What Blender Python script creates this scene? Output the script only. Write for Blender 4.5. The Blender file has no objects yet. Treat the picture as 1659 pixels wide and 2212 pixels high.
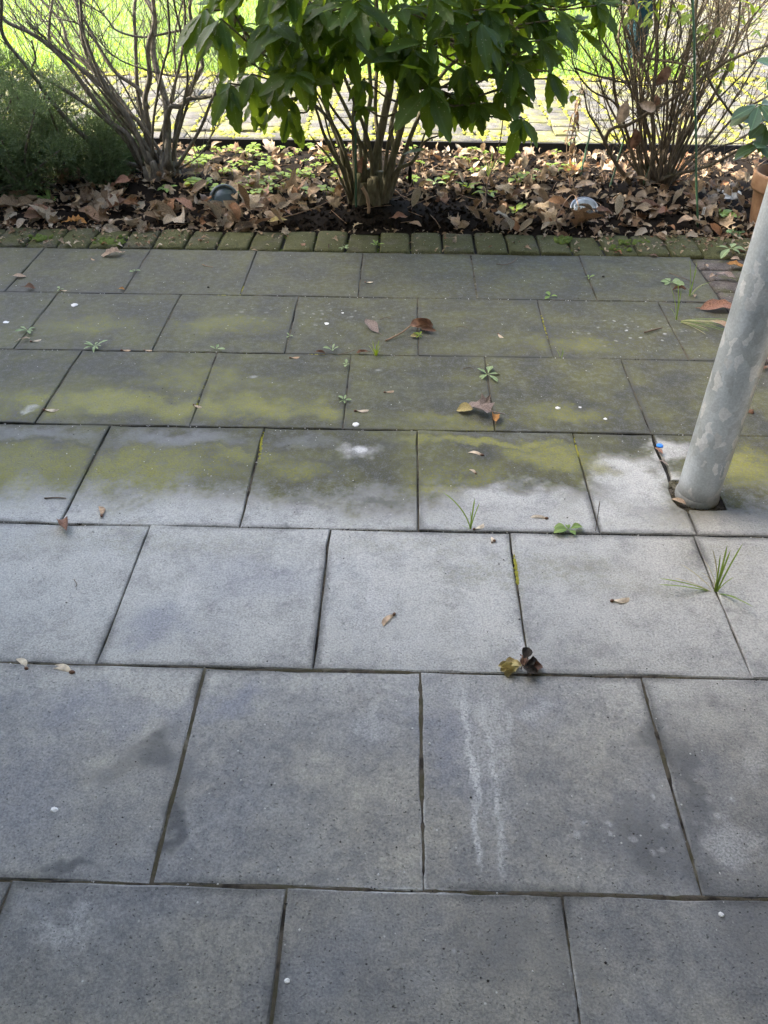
import bpy, math, random
from mathutils import Vector, Matrix, noise as mnoise
R = math.radians
rnd = random.Random(7)
sc = bpy.context.scene
COL = sc.collection

# ------------------------------------------------------------------ camera
CAM_H, PITCH, YAW, ROLL, FPX, IW, IH = 1.1636, 0.6864, -0.0170, 0.0080, 1746.2, 1659.0, 2212.0
_fw = Vector((math.sin(YAW)*math.cos(PITCH), math.cos(YAW)*math.cos(PITCH), -math.sin(PITCH)))
_r0 = Vector((math.cos(YAW), -math.sin(YAW), 0)); _u0 = _r0.cross(_fw)
_rt = _r0*math.cos(ROLL) + _u0*math.sin(ROLL); _up = _u0*math.cos(ROLL) - _r0*math.sin(ROLL)
cd = bpy.data.cameras.new('camera'); cam = bpy.data.objects.new('camera', cd); COL.objects.link(cam)
cam.matrix_world = Matrix(((_rt.x, _up.x, -_fw.x, 0), (_rt.y, _up.y, -_fw.y, 0), (_rt.z, _up.z, -_fw.z, CAM_H), (0, 0, 0, 1)))
cd.sensor_fit = 'VERTICAL'; cd.sensor_height = 24.0; cd.lens = FPX/IH*24.0
cd.clip_start = 0.02; cd.clip_end = 400
sc.camera = cam

# ------------------------------------------------------------------ light
SUN_EL, SUN_AZ = R(41), R(-80)          # azimuth from +Y towards +X: the sun stands to the left and a little ahead
w = bpy.data.worlds.new('World'); sc.world = w; w.use_nodes = True
wn = w.node_tree; bg = wn.nodes['Background']
sky = wn.nodes.new('ShaderNodeTexSky'); sky.sky_type = 'NISHITA'; sky.sun_disc = False
sky.sun_elevation = SUN_EL; sky.sun_rotation = SUN_AZ
sky.air_density = 1.0; sky.dust_density = 4.5; sky.ozone_density = 1.0
wn.links.new(sky.outputs[0], bg.inputs[0]); bg.inputs[1].default_value = 0.15
sd = bpy.data.lights.new('sun', 'SUN'); sd.energy = 2.5; sd.angle = R(1.5); sd.color = (1.0, 0.95, 0.86)
sun = bpy.data.objects.new('sun', sd); COL.objects.link(sun)
_sdir = Vector((math.sin(SUN_AZ)*math.cos(SUN_EL), math.cos(SUN_AZ)*math.cos(SUN_EL), math.sin(SUN_EL)))
sun.rotation_euler = _sdir.to_track_quat('Z', 'Y').to_euler(); sun.location = (0, 0, 8)
sc.view_settings.view_transform = 'Standard'; sc.view_settings.look = 'None'
sc.view_settings.exposure = 2.6; sc.view_settings.gamma = 1.0
sc.render.engine = 'CYCLES'
sc.cycles.use_denoising = True
sc.cycles.max_bounces = 6; sc.cycles.transparent_max_bounces = 12

# ------------------------------------------------------------------ helpers
def ray(px, py): return _fw + _rt*((px-IW/2)/FPX) + _up*((IH/2-py)/FPX)
def G(px, py, z=0.0):
    d = ray(px, py); t = (z-CAM_H)/d.z
    return Vector((d.x*t, d.y*t, z))
def at(px, py, Y):
    d = ray(px, py); t = Y/d.y
    return Vector((d.x*t, Y, CAM_H+d.z*t))
def to_px(p):
    v = Vector(p)-Vector((0, 0, CAM_H)); z = v.dot(_fw)
    return IW/2+FPX*v.dot(_rt)/z, IH/2-FPX*v.dot(_up)/z, z
def U(a, b): return rnd.uniform(a, b)
def sstep(a, b, x):
    t = min(1, max(0, (x-a)/(b-a))); return t*t*(3-2*t)

class MB:
    """collects vertices and faces; build() makes ONE mesh object"""
    def __init__(s): s.v = []; s.f = []; s.m = []; s.uv = []
    def add(s, vs, fs, mi=0, M=None, uv=None):
        o = len(s.v)
        s.uv += uv if uv else [(.5, 0)]*len(vs)
        s.v += [tuple(M @ Vector(p)) for p in vs] if M else [tuple(p) for p in vs]
        s.f += [tuple(i+o for i in f) for f in fs]; s.m += [mi]*len(fs)
    def mesh(s, name, mats, smooth=True):
        me = bpy.data.meshes.new(name); me.from_pydata(s.v, [], s.f)
        for m in (mats if isinstance(mats, (list, tuple)) else [mats]): me.materials.append(m)
        if any(s.m): me.polygons.foreach_set('material_index', s.m)
        if smooth: me.polygons.foreach_set('use_smooth', [True]*len(s.f))
        if any(u != (.5, 0) for u in s.uv[:40]):
            lay = me.uv_layers.new(name='leaf'); out = []
            for f in s.f:
                for i in f: out += s.uv[i]
            lay.data.foreach_set('uv', out)
        me.update(); return me
    def build(s, name, mats, parent=None, smooth=True): return link(name, s.mesh(name, mats, smooth), parent)
def link(name, me, parent=None, M=None):
    o = bpy.data.objects.new(name, me); COL.objects.link(o)
    if parent: o.parent = parent
    if M is not None: o.matrix_basis = M
    return o
def tag(o, label=None, cat=None, group=None, kind=None):
    for k, v in (('label', label), ('category', cat), ('group', group), ('kind', kind)):
        if v: o[k] = v
    return o
def empty(name, loc, label, cat, group=None, rz=0):
    o = bpy.data.objects.new(name, None); COL.objects.link(o); o.location = loc; o.rotation_euler.z = rz
    o.empty_display_size = .05
    return tag(o, label, cat, group)
def box(mb, x0, x1, y0, y1, z0, z1, mi=0):
    mb.add([(x0,y0,z0),(x1,y0,z0),(x1,y1,z0),(x0,y1,z0),(x0,y0,z1),(x1,y0,z1),(x1,y1,z1),(x0,y1,z1)],
           [(0,3,2,1),(4,5,6,7),(0,1,5,4),(1,2,6,5),(2,3,7,6),(3,0,4,7)], mi)
def spline(pts, n):
    """Catmull-Rom through pts, n samples per segment"""
    pts = [Vector(p) for p in pts]; out = []
    P = [pts[0]*2-pts[1]]+pts+[pts[-1]*2-pts[-2]]
    for i in range(1, len(P)-2):
        a, b, c, d = P[i-1:i+3]
        for k in range(n):
            t = k/n
            out.append(.5*((2*b)+(c-a)*t+(2*a-5*b+4*c-d)*t*t+(3*b-a-3*c+d)*t**3))
    out.append(pts[-1]); return out
def tube(mb, pts, r0, r1, sides=6, mi=0, wob=0.0, cap=True):
    n = len(pts); vs = []; fs = []; t0 = None
    for i, p in enumerate(pts):
        t = (pts[min(i+1, n-1)]-pts[max(i-1, 0)]).normalized()
        if t0 is None:
            a = t.orthogonal().normalized()
        else:
            a = (a-t*a.dot(t)); a = a.normalized() if a.length > 1e-6 else t.orthogonal().normalized()
        t0 = t; b = t.cross(a); r = r0+(r1-r0)*i/(n-1)
        for k in range(sides):
            an = 2*math.pi*k/sides; rr = r*(1+wob*rnd.uniform(-1, 1))
            vs.append(p+a*(math.cos(an)*rr)+b*(math.sin(an)*rr))
    for i in range(n-1):
        for k in range(sides):
            fs.append((i*sides+k, i*sides+(k+1) % sides, (i+1)*sides+(k+1) % sides, (i+1)*sides+k))
    if cap: fs.append(tuple(range((n-1)*sides, n*sides))); fs.append(tuple(reversed(range(sides))))
    mb.add(vs, fs, mi)
def lathe(mb, prof, n=32, mi=0, M=None):
    vs = []; fs = []
    for r, z in prof:
        for k in range(n):
            a = 2*math.pi*k/n; vs.append((r*math.cos(a), r*math.sin(a), z))
    for i in range(len(prof)-1):
        for k in range(n): fs.append((i*n+k, i*n+(k+1) % n, (i+1)*n+(k+1) % n, (i+1)*n+k))
    mb.add(vs, fs, mi, M)
def frame(pos, ydir, up=Vector((0, 0, 1)), s=1.0, sx=1.0):
    y = Vector(ydir).normalized(); x = y.cross(Vector(up))
    x = x.normalized() if x.length > 1e-4 else y.orthogonal().normalized()
    z = x.cross(y); p = Vector(pos)
    return Matrix(((x.x*s*sx, y.x*s, z.x*s, p.x), (x.y*s*sx, y.y*s, z.y*s, p.y), (x.z*s*sx, y.z*s, z.z*s, p.z), (0, 0, 0, 1)))

# ------------------------------------------------------------------ materials
class Mat:
    def __init__(s, name):
        s.m = bpy.data.materials.new(name); s.m.use_nodes = True; s.t = s.m.node_tree; s.t.nodes.clear()
        s.o = s.t.nodes.new('ShaderNodeOutputMaterial')
    def put(s, sock, v):
        if isinstance(v, bpy.types.NodeSocket): s.t.links.new(v, sock)
        elif isinstance(v, (tuple, list)) and len(v) == 3 and sock.type == 'RGBA': sock.default_value = (*v, 1)
        else: sock.default_value = v
    def n(s, t, ins=None, **pr):
        nd = s.t.nodes.new(t)
        for k, v in pr.items(): setattr(nd, k, v)
        for k, v in (ins or {}).items(): s.put(nd.inputs[k], v)
        return nd
    def math(s, op, a, b=0.0, clamp=False):
        return s.n('ShaderNodeMath', {0: a, 1: b}, operation=op, use_clamp=clamp).outputs[0]
    def pos(s): return s.n('ShaderNodeNewGeometry').outputs['Position']
    def coord(s, k): return s.n('ShaderNodeTexCoord').outputs[k]
    def noise(s, scale, detail=3, rough=.55, vec=None, dist=0.0, out=0):
        i = {'Scale': scale, 'Detail': detail, 'Roughness': rough, 'Distortion': dist}
        if vec is not None: i['Vector'] = vec
        return s.n('ShaderNodeTexNoise', i).outputs[out]
    def voro(s, scale, vec=None, feature='F1', out='Distance', rand=1.0):
        i = {'Scale': scale, 'Randomness': rand}
        if vec is not None: i['Vector'] = vec
        return s.n('ShaderNodeTexVoronoi', i, feature=feature).outputs[out]
    def mr(s, v, a, b, c=0.0, d=1.0):
        return s.n('ShaderNodeMapRange', {0: v, 1: a, 2: b, 3: c, 4: d}, interpolation_type='SMOOTHSTEP').outputs[0]
    def mix(s, f, a, b, mode='MIX'):
        nd = s.n('ShaderNodeMix', data_type='RGBA', blend_type=mode)
        s.put(nd.inputs[0], f); s.put(nd.inputs[6], a); s.put(nd.inputs[7], b); return nd.outputs[2]
    def vm(s, op, a, b=(0, 0, 0)):
        nd = s.n('ShaderNodeVectorMath', {0: a, 1: b}, operation=op)
        return nd.outputs['Value'] if op in ('LENGTH', 'DISTANCE', 'DOT_PRODUCT') else nd.outputs[0]
    def ramp(s, f, stops):
        nd = s.n('ShaderNodeValToRGB', {0: f}); e = nd.color_ramp.elements
        while len(e) < len(stops): e.new(.5)
        for k, (p, c) in enumerate(stops): e[k].position = p; e[k].color = (*c, 1)
        return nd.outputs[0]
    def bump(s, h, strength=.5, dist=.01, nrm=None):
        i = {'Height': h, 'Strength': strength, 'Distance': dist}
        if nrm is not None: i['Normal'] = nrm
        return s.n('ShaderNodeBump', i).outputs[0]
    def pbr(s, color, rough=.8, normal=None, spec=.5, metal=0.0, trans=None, tcol=None, **kw):
        i = {'Base Color': color, 'Roughness': rough, 'Specular IOR Level': spec, 'Metallic': metal}
        if normal is not None: i['Normal'] = normal
        i.update(kw)
        b = s.n('ShaderNodeBsdfPrincipled', i); sh = b.outputs[0]
        if trans:
            tb = s.n('ShaderNodeBsdfTranslucent', {'Color': tcol if tcol is not None else color})
            if normal is not None: s.put(tb.inputs['Normal'], normal)
            sh = s.n('ShaderNodeMixShader', {0: trans, 1: sh, 2: tb.outputs[0]}).outputs[0]
        s.t.links.new(sh, s.o.inputs[0]); return s.m
    def rand(s):
        """0..1, different for every object and for every island of a joined mesh"""
        a = s.n('ShaderNodeObjectInfo').outputs['Random']; b = s.n('ShaderNodeNewGeometry').outputs['Random Per Island']
        return s.math('FRACT', s.math('ADD', s.math('MULTIPLY', a, 3.71), s.math('MULTIPLY', b, 1.0)))

def simple(name, col, rough=.8, var=.25, scale=30, bump=.3, bscale=None, **kw):
    b = Mat(name); p = b.coord('Object'); n = b.noise(scale, 4, .6, p)
    c = b.mix(n, tuple(x*(1-var) for x in col), tuple(min(1, x*(1+var)) for x in col))
    return b.pbr(c, rough, b.bump(b.noise(bscale or scale*3, 4, .6, p), bump, .004), **kw)

def slab_material(y0, y1):
    """one row of slabs, y0 < y1: only the stains that touch that row are in its nodes"""
    b = Mat('weathered_concrete_slab'); P = b.pos()
    sep = b.n('ShaderNodeSeparateXYZ', {0: P}).outputs; py = sep[1]
    gen = b.n('ShaderNodeSeparateXYZ', {0: b.coord('Generated')}).outputs
    orand = b.n('ShaderNodeObjectInfo').outputs['Random']
    dn = b.noise(9, 4, .6, P, out=1)
    Pd = b.vm('ADD', P, b.vm('MULTIPLY', b.vm('SUBTRACT', dn, (.5, .5, .5)), (.20, .20, 0)))
    Ps = b.vm('ADD', P, b.vm('MULTIPLY', b.vm('SUBTRACT', b.noise(26, 3, .6, P, out=1), (.5, .5, .5)), (.030, .02, 0)))
    n1 = b.noise(2.6, 4, .6, P); n2 = b.noise(13, 5, .62, P); n3 = b.noise(55, 4, .6, P); nf = b.noise(270, 5, .68, P)
    mot = b.mr(b.math('ADD', b.math('ADD', b.math('MULTIPLY', n3, .6), b.math('MULTIPLY', nf, .7)), b.math('MULTIPLY', n2, .3)), .62, .98)
    def blob(px, py_, rx, ry, amp=1.0, soft=.15):
        c = G(px, py_)
        md = b.n('ShaderNodeVectorMath', {0: Ps if rx < .03 else Pd, 1: (1/rx, 1/ry, 0), 2: (-c.x/rx, -c.y/ry, 0)}, operation='MULTIPLY_ADD')
        d = b.vm('LENGTH', md.outputs[0])
        return b.mr(d, 1.0, soft, 0.0, amp)
    def blobs(lst):
        o = None
        for a in lst:
            cy = G(a[0], a[1]).y
            if cy+a[3]+.1 < y0 or cy-a[3]-.1 > y1: continue
            m = blob(*a); o = m if o is None else b.math('MAXIMUM', o, m)
        return 0.0 if o is None else o
    edge = b.math('MINIMUM', b.math('MINIMUM', gen[0], b.math('SUBTRACT', 1.0, gen[0])), b.math('MINIMUM', gen[1], b.math('SUBTRACT', 1.0, gen[1])))
    edgen = b.math('ADD', edge, b.math('MULTIPLY', b.math('SUBTRACT', n3, .5), .03))
    # bare concrete: cool and warm drifts, every slab a little different
    col = b.mix(b.mr(n1, .35, .65), (.236, .236, .228), (.310, .294, .250))
    col = b.mix(b.mr(b.noise(5, 3, .5, b.vm('ADD', P, (7, 3, 0))), .5, .7, 0, .6), col, (.226, .232, .242))
    col = b.mix(b.mr(n2, .25, .8), b.mix(1.0, col, (.72, .72, .73), 'MULTIPLY'), b.mix(1.0, col, (1.26, 1.24, 1.2), 'MULTIPLY'))
    col = b.mix(b.mr(n3, .32, .68), b.mix(1.0, col, (.86, .87, .89), 'MULTIPLY'), b.mix(1.0, col, (1.13, 1.12, 1.09), 'MULTIPLY'))
    v = b.mr(orand, 0, 1, .80, 1.14)
    cv = b.n('ShaderNodeCombineXYZ', {0: v, 1: v, 2: v}).outputs[0]
    col = b.mix(1.0, col, cv, 'MULTIPLY')
    # washed strip under the balcony drip line; part of its paleness stands for light
    yy = b.math('ADD', py, b.math('MULTIPLY', b.math('SUBTRACT', n1, .5), .5))
    wash_light = b.math('MULTIPLY', b.mr(yy, .72, 1.15), b.mr(b.math('ADD', n2, b.math('MULTIPLY', n3, .4)), .35, .85, .35, 1.0))
    col = b.mix(b.math('MULTIPLY', wash_light, .75), col, (.53, .53, .495))
    # bluish and rusty bloom
    col = b.mix(blobs([(320, 1350, .10, .06, .5), (490, 1510, .07, .05, .55), (560, 1250, .2, .1, .3), (960, 1620, .05, .15, .4), (1160, 1540, .07, .05, .3), (60, 1700, .12, .2, .3), (230, 1530, .2, .08, .35)]), col, (.20, .215, .265))
    # algae film beyond the washed strip
    yb = b.math('ADD', py, b.math('ADD', b.math('MULTIPLY', b.math('SUBTRACT', b.noise(3.3, 3, .6, P), .5), .30), b.math('ADD', b.math('MULTIPLY', b.math('SUBTRACT', n2, .5), .16), b.math('ADD', b.math('MULTIPLY', b.math('SUBTRACT', n3, .5), .10), b.math('MULTIPLY', b.math('SUBTRACT', nf, .5), .10)))))
    alg = b.mr(yb, 1.37, 1.55)
    clean = blobs([(1370, 1040, .13, .15, 1, .5), (1120, 1085, .2, .09, 1, .4), (1300, 1110, .12, .08), (1440, 980, .07, .07, .9, .4)])
    alg = b.math('MULTIPLY', alg, b.math('SUBTRACT', 1.0, clean), True)
    alg = b.math('MAXIMUM', alg, blobs([(1300, 1010, .075, .055, .75), (1590, 1010, .12, .14, .9), (640, 1085, .17, .05, .7), (830, 1085, .13, .06, .8)]))
    olive = b.mix(b.mr(b.noise(6, 4, .6, b.vm('ADD', P, (3, 9, 0))), .38, .62), (.036, .036, .017), (.080, .079, .021))
    olive = b.mix(b.mr(n2, .3, .75), b.mix(1.0, olive, (.72, .72, .74), 'MULTIPLY'), b.mix(1.0, olive, (1.25, 1.25, 1.15), 'MULTIPLY'))
    far = b.mr(py, 1.75, 2.7)
    olive = b.mix(b.math('MULTIPLY', far, .45), olive, b.mix(n2, (.029, .029, .019), (.047, .046, .027)))
    yel = blobs([(120, 870, .25, .11, .75), (230, 862, .25, .11, 1.0), (400, 880, .22, .10, .85), (560, 878, .24, .10, .8), (690, 885, .14, .08, .7), (300, 1010, .34, .17, .75), (60, 1010, .28, .16, .7), (450, 820, .3, .1, .45),
                 (520, 980, .14, .08, .6), (640, 1020, .16, .09, .45), (1060, 958, .36, .035, .85), (1190, 985, .16, .08, .9), (930, 1060, .1, .05, .7), (1310, 1010, .075, .06, 1.0), (1590, 1000, .14, .13, 1.0),
                 (1230, 890, .2, .06, .45), (1000, 910, .3, .05, .4), (480, 700, .3, .1, .4), (180, 700, .25, .1, .45), (1000, 1030, .2, .06, .5), (1240, 740, .25, .08, .45)])
    yel = b.mr(b.math('ADD', yel, b.math('MULTIPLY', b.math('SUBTRACT', mot, .5), .5)), -.05, 1.15)
    yel = b.math('MULTIPLY', yel, b.mr(py, 1.2, 1.4))
    olive = b.mix(yel, olive, b.mix(n2, (.155, .155, .026), (.25, .24, .040)))
    strip = blobs([(380, 942, .26, .055, .9), (660, 950, .12, .04, .5), (1090, 940, .3, .018, .3), (60, 932, .28, .05, .75), (1500, 980, .07, .05, .7)])
    olive = b.mix(strip, olive, (.165, .168, .162))
    col = b.mix(b.math('MULTIPLY', alg, b.mr(b.math('ADD', nf, b.math('MULTIPLY', n3, .5)), .45, .85, .62, 1.0)), col, olive)
    # thin green film further in, in patches
    film = blobs([(300, 1170, .5, .06, .3), (900, 1170, .3, .05, .3), (1030, 1240, .14, .07, .45), (1230, 1240, .2, .05, .45), (1110, 1230, .02, .14, .8), (1560, 1200, .15, .1, .3), (1380, 1270, .15, .05, .3)])
    col = b.mix(b.math('MULTIPLY', film, b.mr(n3, .3, .7)), col, (.150, .150, .060))
    # dark damp stains
    dark = blobs([(340, 1640, .07, .07, .75), (300, 1660, .1, .05, .45), (385, 1610, .04, .08, .4), (370, 1800, .04, .05, .85), (390, 1710, .025, .12, .55), (150, 1885, .06, .025, .75), (690, 1895, .03, .02, .45), (1430, 1590, .05, .09, .65), (1470, 1700, .04, .14, .6),
                  (1400, 1830, .11, .09, .6), (1510, 1860, .05, .1, .5), (1120, 2020, .12, .08, .35), (1230, 2000, .03, .15, .35), (1640, 2000, .1, .1, .4), (840, 960, .08, .05, .5), (690, 990, .14, .03, .45), (120, 955, .3, .02, .5), (500, 965, .3, .012, .5), (620, 1140, .04, .012, .6), (880, 840, .2, .14, .35), (330, 590, .3, .1, .25)])
    col = b.mix(b.math('MULTIPLY', b.mr(b.math('ADD', dark, b.math('MULTIPLY', b.math('SUBTRACT', mot, .5), .4)), .0, 1.05), .78), col, (.046, .050, .056))
    # lime: dried drips, specks and the pale bloom along joints
    lime_pale = blobs([(1003, 1530, .012, .075, .6), (1012, 1590, .011, .07, .6), (1020, 1650, .011, .06, .8), (1030, 1690, .010, .06, .8), (1028, 1770, .009, .06, .7), (1033, 1830, .008, .05, .7), (1045, 1545, .013, .07, .5), (1058, 1600, .011, .06, .6), (1064, 1660, .010, .05, .65), (1073, 1730, .010, .05, .65), (1083, 1800, .009, .05, .5), (1085, 1860, .009, .04, .35), (1097, 1560, .010, .05, .4),
                  (1150, 1545, .05, .025, .3), (1030, 1520, .07, .05, .3), (1040, 1640, .06, .20, .28), (800, 1290, .014, .1, .45), (815, 1320, .012, .08, .4), (835, 1300, .018, .1, .4), (775, 1340, .014, .06, .3), (870, 1390, .08, .04, .3), (400, 1290, .02, .06, .3), (420, 1300, .016, .06, .25), (1130, 1400, .014, .05, .8), (1600, 1830, .06, .05, .35), (1640, 1650, .05, .05, .25), (130, 2000, .05, .03, .3), (800, 1560, .06, .04, .3)])
    lime_pale = b.math('MULTIPLY', lime_pale, b.mr(b.math('ADD', nf, b.math('MULTIPLY', n3, .5)), .48, .80, .35, 1.25))
    reg = blobs([(1350, 1780, .11, .10, .6, .4), (1600, 1800, .1, .1, .6), (690, 680, .5, .12, .35), (1380, 720, .25, .12, .9), (800, 1130, 1.2, .3, .12), (1030, 2020, .03, .02, 1.0)])
    spots = b.mr(b.voro(46, b.vm('ADD', Ps, (0, 0, .3))), .36, .12)
    lime_pale = b.math('MAXIMUM', lime_pale, b.math('MULTIPLY', b.math('MULTIPLY', spots, reg), b.mr(b.voro(46, b.vm('ADD', Ps, (0, 0, .3)), out='Color'), .42, .75)))
    lime_pale = b.math('MAXIMUM', lime_pale, blobs([(778, 971, .029, .022, 1.0, .3), (775, 968, .07, .045, .55), (60, 888, .04, .02, .5), (545, 815, .02, .012, .4), (815, 800, .018, .01, .3)]))  # includes one bright pale spot with a wider, fainter halo
    ee = b.math('MULTIPLY', b.mr(edgen, .016, .002), b.mr(b.noise(4, 3, .6, b.vm('ADD', P, (1, 5, 0))), .45, .62))
    lime_pale = b.math('MAXIMUM', lime_pale, b.math('MULTIPLY', b.math('MULTIPLY', ee, b.mr(py, 1.6, 1.3)), .75))
    col = b.mix(lime_pale, col, (.52, .515, .49))
    de = b.math('MULTIPLY', b.mr(edgen, .05, .0), b.mr(b.noise(3.1, 3, .6, b.vm('ADD', P, (4, 1, 0))), .42, .58))
    col = b.mix(b.math('MULTIPLY', de, .7), col, (.05, .05, .045))
    # sand grain, white grit and pits
    col = b.mix(b.mr(nf, .3, .75), b.mix(1.0, col, (.66, .66, .67), 'MULTIPLY'), b.mix(1.0, col, (1.32, 1.31, 1.28), 'MULTIPLY'))
    grit = b.math('MULTIPLY', b.mr(b.voro(75, P), .16, .07), b.mr(b.voro(75, P, out='Color'), .80, .86))
    col = b.mix(grit, col, (.50, .49, .44))
    pitn = b.noise(150, 2, .5, P)
    pit = b.math('MULTIPLY', b.mr(b.voro(165, b.vm('ADD', P, b.vm('MULTIPLY', b.noise(60, 2, .5, P, out=1), (.012, .012, 0)))), .30, .12), b.mr(pitn, .50, .62))
    col = b.mix(b.math('MULTIPLY', pit, .3), col, b.mix(1.0, col, (.35, .35, .35), 'MULTIPLY'))
    h = b.math('ADD', b.math('MULTIPLY', nf, .35), b.math('ADD', b.math('MULTIPLY', b.noise(190, 3, .6, P), .6), b.math('MULTIPLY', pit, -2.2)))
    nrm = b.bump(b.math('ADD', h, b.math('MULTIPLY', n3, .5)), .6, .0026)
    return b.pbr(col, b.mr(n2, .2, .8, .62, .85), nrm, .5)

def brick_material(name, ca, cb, moss, mossamt, grit=.85):
    b = Mat(name); P = b.pos(); r = b.rand()
    n = b.noise(22, 5, .65, P); nf = b.noise(260, 3, .6, P)
    c = b.mix(r, ca, cb)
    c = b.mix(b.mr(n, .3, .7), b.mix(1.0, c, (.7, .7, .7), 'MULTIPLY'), b.mix(1.0, c, (1.2, 1.2, 1.2), 'MULTIPLY'))
    m = b.math('MULTIPLY', b.mr(b.math('ADD', b.noise(11, 5, .65, b.vm('ADD', P, (2, 2, 0))), b.math('MULTIPLY', r, .16)), .60-mossamt*.3, .80-mossamt*.2), .8)
    c = b.mix(m, c, b.mix(n, moss, tuple(x*1.7 for x in moss)))
    g = b.math('MULTIPLY', b.mr(b.voro(120, P), .28, .12), b.mr(b.voro(120, P, out='Color'), grit-.06, grit))
    c = b.mix(g, c, (.55, .53, .46))
    c = b.mix(b.mr(nf, .3, .75), b.mix(1.0, c, (.68, .68, .68), 'MULTIPLY'), b.mix(1.0, c, (1.28, 1.28, 1.28), 'MULTIPLY'))
    return b.pbr(c, .88, b.bump(b.math('ADD', nf, b.math('MULTIPLY', b.noise(70, 4, .65, P), 1.8)), .9, .005), .25)

def leaf_green(name, c0, c1, tc, trans, spots=0.0, rough=.38, L=1.0, spec=.5):
    b = Mat(name); p = b.vm('SUBTRACT', b.coord('UV'), (.5, 0, 0)); r = b.rand(); L = 1.0
    sx = b.n('ShaderNodeSeparateXYZ', {0: p}).outputs
    n = b.noise(14/L, 3, .5, p)
    c = b.mix(r, c0, c1); c = b.mix(b.mr(n, .3, .7, 0, .35), c, tuple(x*1.6 for x in c1))
    ax = b.math('ABSOLUTE', sx[0])
    rib = b.mr(ax, .022*L, .008*L, 0, .55)
    c = b.mix(rib, c, tuple(min(1, x*2.6+.02) for x in c1))
    t = b.mix(r, tc, tuple(x*.7 for x in tc))
    if spots:
        P = b.vm('ADD', p, b.n('ShaderNodeCombineXYZ', {0: b.math('MULTIPLY', r, 5.0), 1: r, 2: 0}).outputs[0])
        s = b.math('MULTIPLY', b.mr(b.voro(17, P), .24, .14), b.mr(b.voro(17, P, out='Color'), .50, .56))
        s = b.math('MULTIPLY', s, b.mr(b.noise(3, 2, .5, P), .42, .6, .2, 1.0))
        s = b.math('MULTIPLY', s, spots)
        c = b.mix(s, c, (.46, .45, .16)); t = b.mix(s, t, (.6, .6, .2))
    side = b.math('FRACT', b.math('MULTIPLY', b.math('ADD', sx[1], b.math('MULTIPLY', ax, -.8)), 9.0/L))
    nr = b.bump(b.math('ADD', b.math('MULTIPLY', b.mr(b.math('ABSOLUTE', b.math('SUBTRACT', side, .5)), 0, .12), .4), n), .35, .0012)
    return b.pbr(c, rough, nr, spec, trans=trans, tcol=t)

def dead_leaf_material(name, stops, trans=.22):
    b = Mat(name); p = b.coord('Object'); r = b.rand()
    c = b.ramp(r, stops)
    n = b.noise(38, 5, .65, b.vm('ADD', p, b.n('ShaderNodeCombineXYZ', {0: b.math('MULTIPLY', r, 9.0)}).outputs[0]))
    c = b.mix(b.mr(n, .3, .72), b.mix(1.0, c, (.45, .40, .37), 'MULTIPLY'), b.mix(1.0, c, (1.35, 1.33, 1.3), 'MULTIPLY'))
    return b.pbr(c, .62, b.bump(b.noise(90, 4, .6, p), .5, .006), .35, trans=trans)

def bark_material(name, ca, cb, moss=(.08, .085, .03), ma=.4, lines=True):
    b = Mat(name); p = b.pos()
    st = b.vm('MULTIPLY', p, (1, 1, .22))
    n = b.noise(120, 5, .65, st); m = b.noise(14, 4, .6, p)
    c = b.mix(b.mr(n, .3, .7), ca, cb); c = b.mix(b.mr(m, .62-ma*.3, .85-ma*.2, 0, .8), c, moss)
    return b.pbr(c, .85, b.bump(n, .7, .006), .3)

M = {}
M['kerb'] = brick_material('mossy_kerb_brick', (.105, .095, .070), (.155, .138, .100), (.062, .066, .018), 1.0)
M['sidebrick'] = brick_material('grey_brown_clinker', (.11, .095, .085), (.16, .14, .12), (.06, .065, .02), .2)
M['pathbrick'] = brick_material('grey_path_brick', (.120, .113, .100), (.180, .168, .145), (.15, .145, .04), .3)
M['soil'] = simple('dark_garden_soil', (.013, .0095, .0065), .95, .5, 40, 1.0, 160, spec=.08)
M['joint'] = simple('joint_sand', (.022, .020, .016), .95, .5, 60, .8, 200)
M['jointsand'] = simple('pale_joint_sand', (.070, .060, .048), .95, .5, 60, .8, 200)
M['edge_shade'] = simple('edge_shade_black', (.016, .014, .012), .85, .4, 30, .5)  # near-black colour for the shade on the path's front edge
M['pathjoint'] = simple('path_joint_dirt', (.10, .09, .045), .95, .5, 60, .8, 200)
M['deadleaf'] = dead_leaf_material('dead_brown_leaf', [(0, (.20, .13, .070)), (.16, (.31, .22, .13)), (.32, (.43, .335, .215)), (.46, (.21, .115, .052)), (.58, (.50, .415, .29)), (.68, (.11, .075, .048)), (.80, (.58, .505, .38)), (.92, (.30, .15, .065)), (1, (.16, .105, .065))])
M['bark'] = bark_material('aucuba_bark', (.10, .080, .047), (.21, .18, .105))
M['bark_left'] = bark_material('grey_bark', (.10, .082, .060), (.23, .20, .150), ma=.2)
M['bark_right'] = bark_material('brown_bark', (.085, .063, .042), (.22, .172, .112), ma=.3)
M['aucuba'] = leaf_green('spotted_aucuba_leaf', (.013, .036, .006), (.028, .058, .009), (.36, .52, .03), .40, 1.0, .48, .17, .28)
M['rhodo'] = leaf_green('rhododendron_leaf', (.045, .085, .045), (.07, .12, .05), (.25, .33, .04), .25, 0, .35, .12)
M['young'] = leaf_green('young_leaf', (.13, .21, .02), (.21, .29, .03), (.50, .62, .03), .45, 0, .5, .05)
M['weed'] = leaf_green('weed_leaf', (.13, .22, .05), (.20, .30, .07), (.40, .50, .08), .35, 0, .5, .04)
M['palegreen'] = leaf_green('pale_weed_leaf', (.17, .25, .10), (.23, .30, .13), (.40, .46, .15), .25, 0, .5, .04)
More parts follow.
